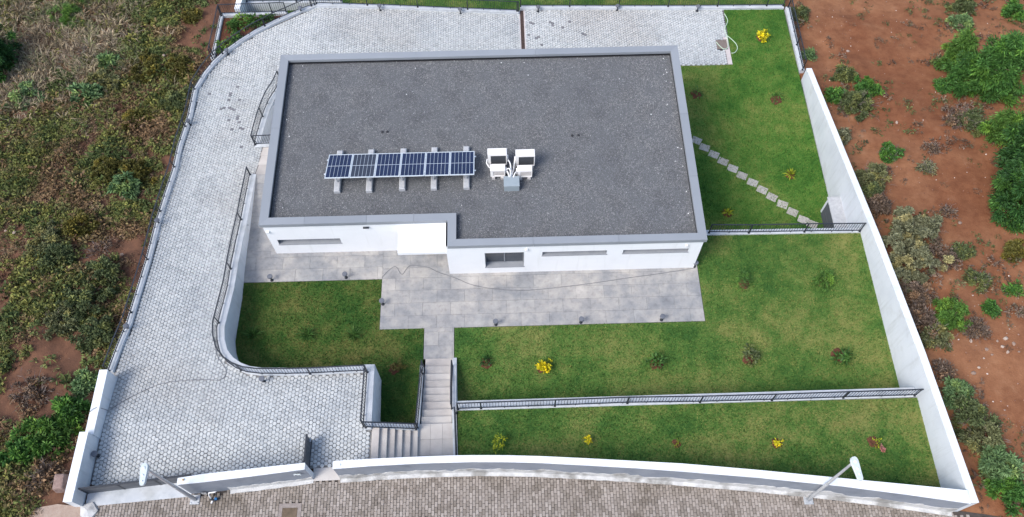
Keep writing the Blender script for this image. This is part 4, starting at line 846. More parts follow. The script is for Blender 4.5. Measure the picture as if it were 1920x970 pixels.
railing('black railing at the step down from middle lawn to rear lawn', [tuple(p) for p in S['r5']], RH, post_at=[.03, 1.8, 4.29, 6.75])
railing('curved black railing round the light well by the house wall', [tuple(p) for p in WL], RH, name='railing')
railing('very short black railing closing the front end of the light well', [WELL[6], (-10.25, 23.97, -.31)], RH)
railing('black neighbour railing at the top left over the planting bed', [tuple(p) for p in S['nb1']], RH)
railing('black neighbour railing running along the left side of the planting bed', [tuple(p) for p in S['nb2']], RH)
railing('black neighbour railing at the very top edge of the scene', [(-14.1, 34.9, -1.95), (-8.8, 34.95, -2.1)], RH)

# ------------------------------------------------------------------ gates
g = thing('sliding_gate', 'long dark grey slatted sliding gate across the driveway entrance', 'gate', (-13.4, 7.1, 2.1))
ga, gb = Vector((-15.2, 6.98, 0)), Vector((-11.35, 7.36, 0)); gd = (gb-ga).normalized()
def gat(t): return ga+gd*t
GL = (gb-ga).length
for k in range(6):
    z0 = 2.14+k*.125
    m = MB(); p = gat(.06); q = gat(GL-.06); m.bar((p.x, p.y, z0+.06), (q.x, q.y, z0+.06), .03, .116); m.build('slat', MT['gate'], g)
m = MB(); m.bar((*gat(0)[:2], 2.93), (*gat(GL)[:2], 2.93), .06, .05); m.bar((*gat(0)[:2], 2.11), (*gat(GL)[:2], 2.11), .06, .05)
for t in (.02, GL/3, 2*GL/3, GL-.02): m.bar((*gat(t)[:2], 2.1), (*gat(t)[:2], 2.94), .07, .05)
m.build('gate_frame', MT['metal'], g)
m = MB(); p, q = gat(-.05), gat(GL+.1)
m.add([(-15.2, 6.5, 2.21), (-11.5, 6.78, 2.132), (-11.5, 7.42, 2.135), (-15.2, 7.2, 2.215)], [(0, 1, 2, 3)]); th_ = m.build('gate_threshold', MT['kerb'], None, (-13.4, 7, 2.15))
tag(th_, 'pale concrete threshold strip under the sliding gate', 'threshold')
g = thing('pedestrian_gate', 'narrow dark grey pedestrian gate standing open into the forecourt', 'gate', (-7.33, 7.6, 2.1))
for k in range(9):
    y0 = 7.56+k*.126; m = MB(); m.box(-7.37, -7.34, y0, y0+.118, 2.16, 2.92); m.build('slat', MT['gate'], g)
m = MB(); m.box(-7.385, -7.325, 7.54, 8.72, 2.92, 2.955); m.box(-7.385, -7.325, 7.54, 8.72, 2.12, 2.158); m.build('gate_frame', MT['metal'], g)
m = MB(); m.box(-7.325, -7.27, 8.55, 8.68, 2.5, 2.53); m.build('handle', MT['galv'], g)
m = MB(); m.add([(-7.17, 7.22, 2.06), (-6.2, 7.24, 2.06), (-6.2, 7.72, 2.08), (-7.2, 7.68, 2.08)], [(0, 1, 2, 3)]); o = m.build('gate_doorstep', MT['step'], None, (-6.7, 7.4, 2.06))
tag(o, 'tan tiled doorstep at the open pedestrian gate', 'doorstep')

# ------------------------------------------------------------------ lamps
def street_lamp(base, top, head_dir, label, tint):
    b = Vector(base); t = Vector(top)
    o = thing('street_lamp', label, 'street lamp', base, 'galvanised street lamps along the street wall')
    m = MB(); m.bevbox(b.x-.17, b.x+.17, b.y-.17, b.y+.17, b.z-.02, b.z+.03, .008); pl_ = m.build('base_plate', MT['galv'], o)
    for sx in (-1, 1):
        for sy in (-1, 1):
            m = MB(); m.lathe((b.x+sx*.12, b.y+sy*.12, b.z+.03), [(.018, 0), (.018, .03), (.0001, .032)], 6); m.build('bolt', MT['galv'], pl_)
    m = MB(); n = 8; m.tube([b.lerp(t, i/n) for i in range(n+1)], [.072-.034*i/n for i in range(n+1)], 10); m.build('pole', MT['galv'], o, smooth=True)
    m = MB(); p = b.lerp(t, .42); m.tube([p, p+(t-b)*.012], .068, 10); m.build('collar', MT['galv'], o)
    hd = Vector(head_dir); ln = hd.length; hd.normalize(); sd = Vector((-hd.y, hd.x, 0))
    m = MB(); prof = [(-.14, .05), (-.11, .10), (-.04, .135), (.1, .135), (.3, .115), (ln-.08, .10), (ln-.02, .07), (ln, .02)]
    vs = []
    for s_, w_ in prof:
        c = t+hd*s_
        vs += [c-sd*w_+Vector((0, 0, -.03)), c-sd*w_*.8+Vector((0, 0, .045)), c+sd*w_*.8+Vector((0, 0, .045)), c+sd*w_+Vector((0, 0, -.03))]
    fs = []
    for i in range(len(prof)-1):
        a = 4*i; fs += [(a+j, a+4+j, a+4+(j+1) % 4, a+(j+1) % 4) for j in range(4)]
    m.add(vs, fs+[(3, 2, 1, 0), tuple(4*len(prof)-4+j for j in range(4))]); hd_o = m.build('lamp_head', MT['lamphead'], o)
    for s_, r_ in ((.02, .055), (.24, .035), (.42, .03)):
        c = t+hd*s_; m = MB(); m.lathe((c.x, c.y, c.z+.04), [(r_, 0), (r_, .02), (r_*.6, .035), (.0001, .036)], 10); m.build('sensor_cap', MT['lens'], hd_o)
b0, b1 = S['lamp_base']
street_lamp(b0, (b0[0]+.01, b0[1], b0[2]+4.65), (.02, -.55, 0), 'tall galvanised street lamp leaning over the sliding gate on the left', 0)
street_lamp(b1, (b1[0]+.18, b1[1]+.28, b1[2]+4.4), (.07, -.62, 0), 'tall galvanised street lamp in front of the lower lawn on the right', 0)

BOL = [(S['bol_left'][0], 'grey bollard lamp halfway along the driveway railing, level with the solar panels'), (S['bol_left'][1], 'grey bollard lamp at the driveway railing above the stepped gate wall'),
       (S['bol_left'][2], 'grey bollard lamp at the driveway railing across from the light well'), (S['bol_left'][3], 'grey bollard lamp where the driveway curves past the planting bed'),
       (S['bol_left'][4], 'grey bollard lamp at the end of the rear curve near the planting bed'),
       (S['bol_rear'][0], 'grey bollard lamp on the rear paving, the farther one left of the drain'), (S['bol_rear'][1], 'grey bollard lamp on the rear paving, nearest on the left of the drain'),
       (S['bol_rear'][2], 'grey bollard lamp just right of the brown drain channel'), (S['bol_rear'][3], 'grey bollard lamp at the middle of the rear kerb right of the drain'),
       (S['bol_rear'][4], 'grey bollard lamp on the rear paving near the rear lawn'),
       (S['bol_patio'][0], 'grey bollard lamp on the patio edge nearest the curved retaining wall'), (S['bol_patio'][1], 'grey bollard lamp on the patio edge below the entrance canopy end of the left lawn'),
       (S['bol_patio'][2], 'grey bollard lamp at the inner patio corner beside the left lawn'), (S['bol_patio'][3], 'grey bollard lamp on the patio edge nearest the stairs path'),
       (S['bol_patio'][4], 'grey bollard lamp midway along the front patio edge over the middle lawn'), (S['bol_patio'][5], 'grey bollard lamp near the right front corner of the patio'),
       (S['bol_patio'][6], 'grey bollard lamp at the right front corner of the house'), (S['bol_patio'][7], 'grey bollard lamp against the retaining wall left of the house corner'),
       (S['bol_drive'][0], 'grey bollard lamp on the forecourt below the curved retaining wall'), (S['bol_drive'][1], 'grey bollard lamp against the wall beside the sliding gate')]
bp = None
for (p, lab) in BOL:
    o = thing('bollard_lamp', lab, 'bollard lamp', tuple(p), 'small grey bollard lamps')
    if bp is None:
        m1 = MB(); m1.lathe((0, 0, 0), [(.075, 0), (.075, .015), (.03, .02), (.03, .36)], 10); m2 = MB(); m2.lathe((0, 0, .34), [(.05, -.03), (.115, .0), (.115, .05), (.10, .065), (.0001, .068)], 14)
        bp = (m1.mesh('post', MT['metal']), m2.mesh('lamp_cap', MT['bolhead']))
    inst('post', bp[0], o, (0, 0, 0)); inst('lamp_cap', bp[1], o, (0, 0, 0))

# ------------------------------------------------------------------ small things
stl = ['nearest the house wall', 'second from the house wall', 'third from the house wall', 'fourth from the house wall', 'fifth from the house wall', 'sixth from the house wall', 'seventh, the middle of the row',
       'seventh counting back from the pump house', 'fifth from the pump house', 'fourth from the pump house', 'third from the pump house', 'second from the pump house', 'touching the railing by the pump house']
stl[7] = 'sixth from the pump house'
for p, lb in zip(S['stones'], stl):
    m = MB(); m.bevbox(-.25, .25, -.20, .20, -.05, .015, .01); o = m.build('stepping_stone', MT['slab'])
    o.location = (p[0], p[1], p[2]+.005); o.rotation_euler = (rng.uniform(-.01, .01), rng.uniform(-.01, .01), -.50+rng.uniform(-.07, .07)); tag(o, 'tan square stepping stone in the rear lawn, '+lb, 'stepping stone', 'stepping stones across the rear lawn')
o = thing('pump_house', 'small white pump house with dark door against the boundary wall', 'shed', (15.6, 19.6, -2.3))
m = MB(); m.prism([(15.36, 18.5), (15.95, 18.5), (15.95, 20.62), (15.36, 20.62)], -2.4, -1.14); m.build('shed_body', MT['wall'], o)
m = MB(); m.box(15.30, 15.98, 18.48, 20.66, -1.14, -1.08); m.build('roof_slab', MT['ballast'], o)
m = MB(); m.box(15.335, 15.36, 18.7, 20.45, -2.32, -1.2); dd = m.build('door', MT['metal'], o)
for k in range(9):
    m = MB(); z0 = -2.26+k*.115; m.box(15.318, 15.335, 18.75, 20.4, z0, z0+.085); m.build('louvre', MT['gate'], dd)
c0 = S['cover_rear'][0]
m = MB(); m.bevbox(11.8, 12.38, 30.95, 31.6, -2.33, -2.284, .006); o = m.build('chamber_cover', MT['cover'], None, (12.1, 31.3, -2.29)); tag(o, 'brown square chamber cover set in the rear paving near the hose', 'manhole cover')
m = MB(); m.box(-.02+11.8, 12.40, 30.93, 30.945, -2.33, -2.28); m.box(11.78, 12.4, 31.605, 31.62, -2.33, -2.28); m.build('cover_frame', MT['metal'], o)
m = MB(); m.box(12.23, 12.47, 29.88, 31.8, -2.33, -2.29); o = m.build('paving_edge_slab', MT['pink'], None, (12.35, 30.8, -2.3)); tag(o, 'plain pinkish concrete strip at the corner of the rear paving', 'paving strip')
def sm(pts, n=4):
    """smooth a polyline (Catmull-Rom)"""
    P = [Vector(p) for p in pts]; out = []
    for i in range(len(P)-1):
        a, b, c, d = P[max(i-1, 0)], P[i], P[i+1], P[min(i+2, len(P)-1)]
        for k in range(n):
            t = k/n; out.append(.5*((2*b)+(c-a)*t+(2*a-5*b+4*c-d)*t*t+(3*b-a-3*c+d)*t**3))
    return out+[P[-1]]
m = MB(); m.tube([(p[0], p[1], p[2]+.035) for p in sm(S['hose'])], .022, 6); m.tube([(p[0], p[1], p[2]+.05) for p in sm(S['hose2'])], .022, 6)
o = m.build('garden_hose', MT['hose'], None, (12.4, 32, -2.3)); tag(o, 'pale green garden hose looped on the edge of the rear lawn', 'hose')
m = MB(); m.tube([(p[0], p[1], p[2]+.013) for p in sm(S['patio_cable'])], .0105, 5); o = m.build('cable', MT['cable'], None, (1, 16, 0)); tag(o, 'thin grey cable trailing in a long curve across the patio', 'cable')
m = MB(); cpts = [(-15.9, 9.3, 1.2), (-15.55, 9.75, 2.3), (-15.5, 9.85, 2.70), (-15.3, 10.0, 2.715), (-15.18, 10.05, 2.4), (-15.14, 10.1, 2.06)]+[(p[0], p[1], p[2]+.025) for p in S['drive_cable'][1:]]
m.tube(sm(cpts), .0115, 5); o = m.build('cable', MT['cable'], None, (-13, 11, 1.9)); tag(o, 'thin dark cable crossing the hexagon paved forecourt from the left wall', 'cable')
sx, sy = -7.93, 5.97
o = thing('manhole_cover', 'rusty brown rectangular manhole cover in the brick street', 'manhole cover', (sx, sy, z_street(sx)))
m = MB(); m.bevbox(sx-.27, sx+.27, 5.62, 6.3, z_street(sx)-.03, z_street(sx)+.014, .006); m.build('lid', MT['iron'], o)
m = MB(); z0 = z_street(sx); m.box(sx-.40, sx-.272, 5.45, 6.46, z0-.03, z0+.019); m.box(sx+.272, sx+.40, 5.45, 6.46, z0-.03, z0+.015); m.box(sx-.272, sx+.272, 6.303, 6.46, z0-.03, z0+.017); m.box(sx-.272, sx+.272, 5.45, 5.617, z0-.03, z0+.017); m.build('frame', M('cover_surround', [(0.3, (.24, .205, .185, 1)), (0.7, (.32, .28, .26, 1))], 7, rough=.9, bump=.3), o)
mx, my = -10.62, 6.86; z0 = z_street(mx)
o = thing('water_meter', 'white pipe and blue valve of a water connection at the gate wall foot', 'water meter', (mx, my, z0))
m = MB(); m.tube([(mx-.16, my-.18, z0), (mx-.14, my-.12, z0+.35), (mx-.06, my-.10, z0+.62), (mx+.2, my-.07, z0+.62)], .025, 7); m.build('pipe', MT['pipe'], o)
m = MB(); m.tube([(mx+.2, my-.09, z0+.66), (mx+.14, my-.12, z0+.4), (mx+.02, my-.16, z0+.1)], .018, 6); m.tube([(mx-.2, my-.2, z0+.05), (mx, my-.26, z0+.07), (mx+.12, my-.2, z0+.05)], .03, 6); m.build('dark_hose', MT['metal'], o)
m = MB(); m.bevbox(mx+.0, mx+.09, my-.24, my-.16, z0+.08, z0+.16, .01); bmat = M('blue_valve', [(0, (.02, .12, .30, 1)), (1, (.03, .16, .38, 1))], 2, rough=.4); m.build('valve', bmat, o)
m = MB(); m.tube([(mx-.13, my-.34, z0+.03), (mx-.09, my-.26, z0+.05)], .035, 7); m.build('white_cap', MT['pipe'], o)
m = MB(); m.box(mx-.46, mx-.28, my-.035, my-.012, z0+.1, z0+.3); m.build('meter_plate', MT['plaster'], o)
m = MB(); m.box(-7.62, -7.38, 7.19, 7.225, 3.05, 3.2); o = m.build('intercom', MT['lamphead'], None, (-7.5, 7.2, 3.1)); tag(o, 'small white intercom plate on the gate wall left of the pedestrian gate', 'intercom')
m = MB(); m.box(-7.585, -7.5, 7.184, 7.192, 3.09, 3.16); m.box(-7.47, -7.41, 7.184, 7.192, 3.09, 3.12); m.build('speaker_slot', MT['bolhead'], o)
m = MB(); m.lathe((-5.98, 7.42, 3.5), [(.05, 0), (.05, .03), (.0001, .035)], 10); o = m.build('lock_plate', MT['pipe'], None, (-5.98, 7.42, 3.5)); tag(o, 'small white fitting on the street wall end by the pedestrian gate', 'gate fitting')
m = MB(); m.lathe((-11.3, 7.02, 3.62), [(.035, 0), (.035, .04), (.02, .055), (.0001, .06)], 10); o = m.build('gate_beacon', M('amber_plastic', [(0, (.45, .30, .14, 1)), (1, (.55, .38, .2, 1))], 2, rough=.4), None, (-11.3, 7.02, 3.62)); tag(o, 'small amber beacon on the gate wall beside the sliding gate', 'beacon')
# loose rock and rubble
m = MB(); bx_, by_ = -16.15, 7.35; zb0 = 2.1
vs = [(-.26, -.36, -.2), (.28, -.34, -.2), (.3, .34, -.2), (-.24, .36, -.2), (-.22, -.28, .42), (.18, -.24, .5), (.2, .24, .62), (-.17, .26, .55)]
m.add([(bx_+x+rng.uniform(-.03, .03), by_+y+rng.uniform(-.03, .03), zb0+z) for x, y, z in vs], [(3, 2, 1, 0), (4, 5, 6, 7), (0, 1, 5, 4), (1, 2, 6, 5), (2, 3, 7, 6), (3, 0, 4, 7)])
o = m.build('boulder', MT['boulder'], None, (bx_, by_, zb0)); tag(o, 'large squared reddish boulder outside the gate corner', 'boulder')
bv = o.modifiers.new('bevel', 'BEVEL'); bv.width = .06; bv.segments = 2
m = MB(); m.prism([(-19, 4.5), (-15.35, 5.2), (-15.2, 6.5), (-16.2, 6.62), (-19, 6.2)], 1.9, 2.235); o = structure(m.build('road_edge', MT['rubble']))
m = MB(); m.rock((-15.05, 6.35, 2.2), .33, rng, .4); o = m.build('concrete_lump', MT['plaster'], None, (-15.05, 6.35, 2.2)); tag(o, 'broken lump of pale concrete at the foot of the gate corner', 'concrete lump')

# ------------------------------------------------------------------ vegetation
def leaves(rg, P, D, L, W, droop=.25):
    """diamond leaves: base points P, directions D (n,3), lengths, widths -> verts, quads"""
    n = len(P); D = D/np.linalg.norm(D, axis=1, keepdims=True)
    r = rg.normal(size=(n, 3)); S_ = np.cross(D, r); S_ /= np.linalg.norm(S_, axis=1, keepdims=True)+1e-9
    L = np.broadcast_to(L, (n,))[:, None]; W = np.broadcast_to(W, (n,))[:, None]
    mid = P+D*L*.5; tip = P+D*L; tip[:, 2] -= (L*droop)[:, 0]
    V = np.stack([P, mid+S_*W*.5, tip, mid-S_*W*.5], 1).reshape(-1, 3)
    return V, np.arange(4*n).reshape(-1, 4)
def crown(seed, rx, h, n, L, W, clumps, kind='dome', z0=.0, spread=.22, up=.25):
    rg = np.random.default_rng(seed); c = []
    while len(c) < clumps:
        u = rg.uniform(-1, 1, 3); u[2] = rg.uniform(0, 1)
        rad = np.hypot(u[0], u[1])
        if kind == 'cone':
            if rad > (1-u[2])**.75*(.75+.3*rg.random())+.06: continue
        else:
            if rad > 1 or rad**2+u[2]**2 > 1.05 or (rad**2+u[2]**2 < .16 and rg.random() < .7): continue
        c.append(u)
    c = np.array(c)
    lob = 1+.25*np.sin(np.arctan2(c[:, 1], c[:, 0])*3+rg.uniform(0, 6))+.12*np.sin(np.arctan2(c[:, 1], c[:, 0])*7)
    c = np.stack([c[:, 0]*rx*lob, c[:, 1]*rx*lob, z0+c[:, 2]*(h-z0)], 1)
    cl = rg.integers(0, clumps, n); sz = rg.uniform(.5, 1.25, clumps)
    off = rg.normal(size=(n, 3)); off /= np.linalg.norm(off, axis=1, keepdims=True)
    P = c[cl]+off*(spread*sz[cl]*rg.uniform(.1, 1, n))[:, None]*np.array([1, 1, .75]); P[:, 2] = np.maximum(P[:, 2], .03)
    D = off*.8+np.stack([c[cl][:, 0]/rx*.5, c[cl][:, 1]/rx*.5, np.full(n, up)], 1)+rg.normal(size=(n, 3))*.35
    tn = rg.uniform(.75, 1.2, (clumps, 1))*np.ones((1, 3)); young = rg.random(clumps) < .24; tn[young] *= np.array([1.75, 1.52, 1.2])
    V, F_ = leaves(rg, P, D, L*rg.uniform(.6, 1.25, n), W*rg.uniform(.7, 1.2, n))
    return V, F_, np.repeat(tn[cl], 4, 0)
def fern(seed, nf, ln, leaf, per=16, arch=.6):
    rg = np.random.default_rng(seed); Ps = []; Ds = []; Ls = []
    for f in range(nf):
        a = rg.uniform(0, 6.283); l_ = ln*rg.uniform(.6, 1.1); e = rg.uniform(.35, 1.1); t = np.linspace(.12, 1, per)
        r_ = l_*t*np.cos(e); z = l_*(t*np.sin(e)-arch*t*t*np.sin(e)*.8)
        x, y = np.cos(a)*r_, np.sin(a)*r_; tx, ty = np.cos(a), np.sin(a)
        for s_ in (-1, 1):
            Ps.append(np.stack([x, y, z+.02], 1)); Ds.append(np.stack([tx*.6-ty*s_*.9+0*t, ty*.6+tx*s_*.9+0*t, .15+0*t], 1)); Ls.append(leaf*(1.15-t*.75))
    P, D, L = np.concatenate(Ps), np.concatenate(Ds), np.concatenate(Ls)
    return leaves(rg, P, D+rg.normal(size=D.shape)*.12, L, L*.42, .15)
def tussock(seed, n, ln, w, spread, lean=.7):
    rg = np.random.default_rng(seed); a = rg.uniform(0, 6.283, n); r = rg.uniform(0, spread, n)
    P = np.stack([np.cos(a)*r, np.sin(a)*r, np.zeros(n)], 1); b = a+rg.normal(size=n)*.5; e = rg.uniform(.1, lean, n)
    D = np.stack([np.cos(b)*np.sin(e), np.sin(b)*np.sin(e), np.cos(e)], 1)
    return leaves(rg, P, D, ln*rg.uniform(.5, 1.2, n), w, .3)
def rosette(seed, n, ln, w):
    rg = np.random.default_rng(seed); a = np.arange(n)*2.4; e = np.linspace(.15, 1.45, n)
    D = np.stack([np.cos(a)*np.sin(e), np.sin(a)*np.sin(e), np.cos(e)], 1); P = D*.03
    return leaves(rg, P, D, ln*rg.uniform(.8, 1.1, n), w, .25)
def twigs(seed, n, ln, w=.012, spread=.2, z0=0):
    """bare branching twigs as thin crossed slivers"""
    rg = np.random.default_rng(seed); Ps, Ds, Ls = [], [], []
    for i in range(n):
        a = rg.uniform(0, 6.283); e = rg.uniform(.3, 1.35); d = np.array([np.cos(a)*np.sin(e), np.sin(a)*np.sin(e), np.cos(e)]); p = np.array([np.cos(a), np.sin(a), 0])*rg.uniform(0, spread)+np.array([0, 0, z0])
        l_ = ln*rg.uniform(.5, 1); Ps.append(p); Ds.append(d); Ls.append(l_)
        for k in range(5):
            t = rg.uniform(.3, .95); dd = d+rg.normal(size=3)*.55; Ps.append(p+d*l_*t); Ds.append(dd); Ls.append(l_*.45*rg.uniform(.5, 1))
    return leaves(rg, np.array(Ps), np.array(Ds), np.array(Ls), w, .08)
PLM = {}
def pmesh_(key, name, mat, fn):
    if key not in PLM:
        g_ = fn(); PLM[key] = np_mesh(name, g_[0], g_[1], MT[mat], g_[2] if len(g_) > 2 else np.ones((len(g_[0]), 3)))
    return PLM[key]
def stem_mesh(key, h, r, limbs, seed, spread):
    if key in PLM: return PLM[key]
    rg = random.Random(seed); m = MB(); m.tube([(0, 0, -.05), (.03*h, .01, h*.3), (-.01, .02*h, h*.62)], [r, r*.8, r*.5], 7)
    for k in range(limbs):
        a = k*6.283/limbs+rg.uniform(-.4, .4); z = h*rg.uniform(.12, .5); s_ = spread*rg.uniform(.5, .85)
        m.tube([(0, 0, z), (math.cos(a)*s_*.5, math.sin(a)*s_*.5, z+h*.16), (math.cos(a)*s_, math.sin(a)*s_, z+h*.27)], [r*.5, r*.35, r*.15], 5)
    PLM[key] = m.mesh('trunk', MT['trunk']); return PLM[key]
def pit_mesh(k):
    key = ('pit', k)
    if key not in PLM:
        rg = random.Random(k); m = MB(); n = 16
        r = [rg.uniform(.75, 1.2) for _ in range(n)]
        pts_ = [(math.cos(i*6.283/n)*.26*r[i], math.sin(i*6.283/n)*.24*r[i]) for i in range(n)]
        m.add([(x, y, .006) for x, y in pts_]+[(x*.75, y*.75, .045+rg.uniform(-.01, .012)) for x, y in pts_]+[(x*.35, y*.35, .03+rg.uniform(-.015, .02)) for x, y in pts_],
              [(i, (i+1) % n, n+(i+1) % n, n+i) for i in range(n)]+[(n+i, n+(i+1) % n, 2*n+(i+1) % n, 2*n+i) for i in range(n)]+[tuple(range(2*n, 3*n))])
        PLM[key] = m.mesh('soil_patch', MT['pit'])
    return PLM[key]
def plant(name, label, cat, loc, parts, sc=1.0, sz=None, group=None, tilt=0):
    """parts: (part name, mesh, dz)"""
    o = thing(name, label, cat, tuple(loc), group); rz = rng.uniform(0, 6.28)
    o.rotation_euler = (rng.uniform(-tilt, tilt), rng.uniform(-tilt, tilt), rz); o.scale = (sc, sc, sz if sz else sc)
    for nm, me_, off in parts:
        c = inst(nm, me_, o, off)
    return o

RT = S['right']; LF = S['left']
def gz(p): return (p[0], p[1], ground_z(p[0], p[1])-.03)
# trees of the right lot
def tree(key, label, p, rx, h, mat, kind, n, L=.13, W=.06, clumps=70, seed=1, sp=.28, cat='tree', name='tree', grp=None):
    me_ = pmesh_(('crown', key), 'crown', mat, lambda: crown(seed, rx, h, n, L, W, clumps, kind, h*.12, sp))
    st = stem_mesh(('stem', key), h, .04+.025*rx, 6, seed, rx*.75)
    return plant(name, label, cat, gz(p), [('trunk', st, (0, 0, 0)), ('crown', me_, (0, 0, 0))], group=grp)
G_T = 'trees on the red soil lot'
tree('a', 'bushy green tree at the upper right of the red soil lot, rounded crown', (25.3, 28.1), 1.75, 3.9, 'lf_tree', 'cone', 30000, L=.2, W=.055, sp=.38, clumps=150, seed=3, grp=G_T)
tree('a2', 'small light green tree growing into the left side of the bushy tree at upper right', (24.5, 29.9), .8, 2.8, 'lf_fresh', 'cone', 9000, L=.2, W=.045, sp=.3, clumps=60, seed=13, grp=G_T)
tree('b', 'dark green round tree at the right edge, lowest of the big trees', (24.0, 19.7), 1.7, 2.6, 'lf_dark', 'dome', 32000, L=.2, W=.06, sp=.38, clumps=150, seed=5, grp=G_T)
tree('d', 'tall dark tree with light green shoots at the right edge of the red lot', (24.9, 22.0), 1.65, 3.9, 'lf_dark', 'cone', 28000, L=.2, W=.06, sp=.38, clumps=150, seed=8, grp=G_T)
tree('d2', 'slim bright green sapling rising above the dark trees at the right edge', (24.5, 24.0), .8, 2.4, 'lf_fresh', 'cone', 8000, L=.2, W=.045, sp=.28, clumps=50, seed=18, grp=G_T)
tree('c', 'green tree cut by the right edge of the view, behind the bushy tree', (28.7, 29.6), 1.3, 2.6, 'lf_tree', 'dome', 17000, L=.19, W=.055, sp=.36, clumps=90, seed=6, grp=G_T)
tree('t0', 'dark green tree at the far left edge above the scrub', (-27.0, 30.6), 1.5, 2.6, 'lf_dark', 'dome', 20000, L=.15, W=.07, sp=.34, clumps=100, seed=9)

def bush(label, p, rx, h, mat, n=2600, L=.12, W=.05, clumps=26, seed=1, kind='dome', cat='bush', name='bush', stem=True, sp=.17, up=.25, twig=False, grp=None):
    n = int(n*1.7); clumps = int(clumps*1.4); L *= 1.12; W *= 1.15
    key = ('bush', mat, round(rx, 1), round(h, 1), n, seed, kind)
    parts = [('foliage', pmesh_(key, 'foliage', mat, lambda: crown(seed, rx, h, n, L, W, clumps, kind, .05, sp, up)), (0, 0, 0))]
    if stem: parts.append(('stem', stem_mesh(('bstem', round(h, 1), seed % 3), h, .022, 5, seed, rx*.6), (0, 0, 0)))
    if twig: parts.append(('dry_branch', pmesh_(('tw', seed), 'dry_branch', 'twig', lambda: twigs(seed, 26, rx*1.25, .016, rx*.5, .05)), (0, 0, 0)))
    return plant(name, label, cat, gz(p), parts, group=grp)
G_W = 'bushes growing along the outside of the boundary wall'
bush('dark grey green bush at the top of the cluster behind the boundary wall end', RT['cl1'], .55, .7, 'lf_dkolive', 2600, seed=21, twig=True, grp=G_W)
bush('fresh green spreading bush on the right of the cluster behind the wall end', (19.0, 27.7), .62, .8, 'lf_tree', 2800, seed=22, grp=G_W)
bush('wide olive green bush at the bottom of the cluster behind the wall end', (18.1, 26.5), .95, .75, 'lf_dkolive', 4200, clumps=36, seed=23, twig=True, grp=G_W)
bush('low dark bush squeezed between the wall end and the bush cluster', RT['wl1'], .42, .6, 'lf_tree', 1600, seed=24, grp=G_W)
bush('small dry bush against the wall below the bush cluster', RT['wl2'], .4, .55, 'lf_sage', 1200, seed=25, twig=True, grp=G_W)
bush('olive green bush at the wall beside the pump house', (17.5, 21.3), .75, .9, 'lf_olive', 2800, seed=26, twig=True, grp=G_W)
bush('dark green bush tight to the wall just below the pump house', (17.0, 20.3), .45, .8, 'lf_dkolive', 1700, seed=27, grp=G_W)
bush('brown withered bush between two olive bushes along the wall', RT['br1'], .62, .75, 'lf_brown', 1900, seed=28, twig=True, grp=G_W)
bush('large sage coloured bush, upper of the two biggest along the wall', (17.9, 17.8), 1.1, 1.3, 'lf_sage', 7000, L=.12, clumps=48, seed=29, grp=G_W)
bush('large olive bush leaning over the wall, lower of the two biggest', (17.4, 16.1), 1.25, 1.45, 'lf_sage', 8500, L=.12, clumps=48, seed=30, grp=G_W)
bush('sage coloured bush on the right side of the biggest pair', (18.9, 18.2), .6, .9, 'lf_sage', 2400, seed=31, twig=True, grp=G_W)
bush('leafless grey brown bush right of the large olive bush', (18.9, 16.6), .7, .7, 'lf_brown', 900, seed=32, twig=True, grp=G_W)
bush('withered brown bush under the large olive bush by the wall', (17.1, 14.5), .75, .85, 'lf_brown', 2300, seed=33, twig=True, grp=G_W)
bush('half dead brown bush with grey leaves left of the bright green bush', (17.0, 13.2), .75, .8, 'lf_brown', 2000, seed=34, twig=True, grp=G_W)
bush('olive bush at the foot of the bright green bush', (17.4, 12.6), .6, .6, 'lf_olive', 1900, seed=35, twig=True, grp=G_W)
bush('bright green feathery bush, the freshest one along the wall', (18.3, 13.5), .8, 1.3, 'lf_fresh', 4200, L=.12, W=.03, clumps=36, seed=36, kind='cone', grp=G_W)
bush('dry grey bush right of the bright green bush', (19.2, 12.9), .45, .4, 'lf_brown', 600, seed=37, twig=True, grp=G_W)
bush('dry twiggy bush at the wall near the stone heap', (17.2, 11.0), .4, .5, 'lf_brown', 500, seed=38, twig=True, grp=G_W)
bush('small green bush at the wall opposite the lower lawn railing', RT['lw1'], .55, .7, 'lf_blue', 1800, seed=39, grp=G_W)
bush('grey green bush with brown tips beside the lower part of the wall', (17.6, 9.1), .72, .85, 'lf_dkolive', 2900, seed=40, twig=True, grp=G_W)
bush('mottled olive bush beside the wall next to the lower lawn', (17.85, 8.2), .72, .8, 'lf_olive', 2700, seed=41, twig=True, grp=G_W)
bush('dark leafy bush near the front right wall corner', (18.0, 7.2), .75, .85, 'lf_blue', 3200, L=.16, W=.05, seed=42, grp=G_W)
bush('dense green bush spilling onto the street at the front right wall corner', (18.15, 6.25), .72, .75, 'lf_tree', 3400, L=.15, W=.05, seed=43, grp=G_W)
G_S = 'small shrubs scattered on the red soil'
bush('small rounded green shrub alone in the middle of the red soil', RT['sm1'], .5, .55, 'lf_tree', 1500, seed=51, twig=True, grp=G_S)
bush('faint greyish tuft to the right of the lone round shrub', RT['sm2'], .35, .25, 'lf_sage', 420, seed=52, twig=True, grp=G_S)
bush('small dark shrub left of the bushy tree, the upper one', RT['sm3'], .38, .4, 'lf_dkolive', 800, seed=53, grp=G_S)
bush('small green shrub left of the bushy tree, the lower one', RT['sm4'], .42, .5, 'lf_tree', 900, seed=54, grp=G_S)
bush('dry grey shrub below the bushy tree', RT['sm5'], .75, .45, 'lf_brown', 1000, seed=55, twig=True, grp=G_S)
bush('low mixed shrub between bushy tree and the tall dark tree', (23.5, 25.0), .8, .5, 'lf_dkolive', 1900, seed=56, twig=True, grp=G_S)
bush('dark leafy shrub at the top edge right of centre on the red soil', RT['b_top1'], .8, .7, 'lf_dkolive', 2400, L=.17, seed=57, grp=G_S)
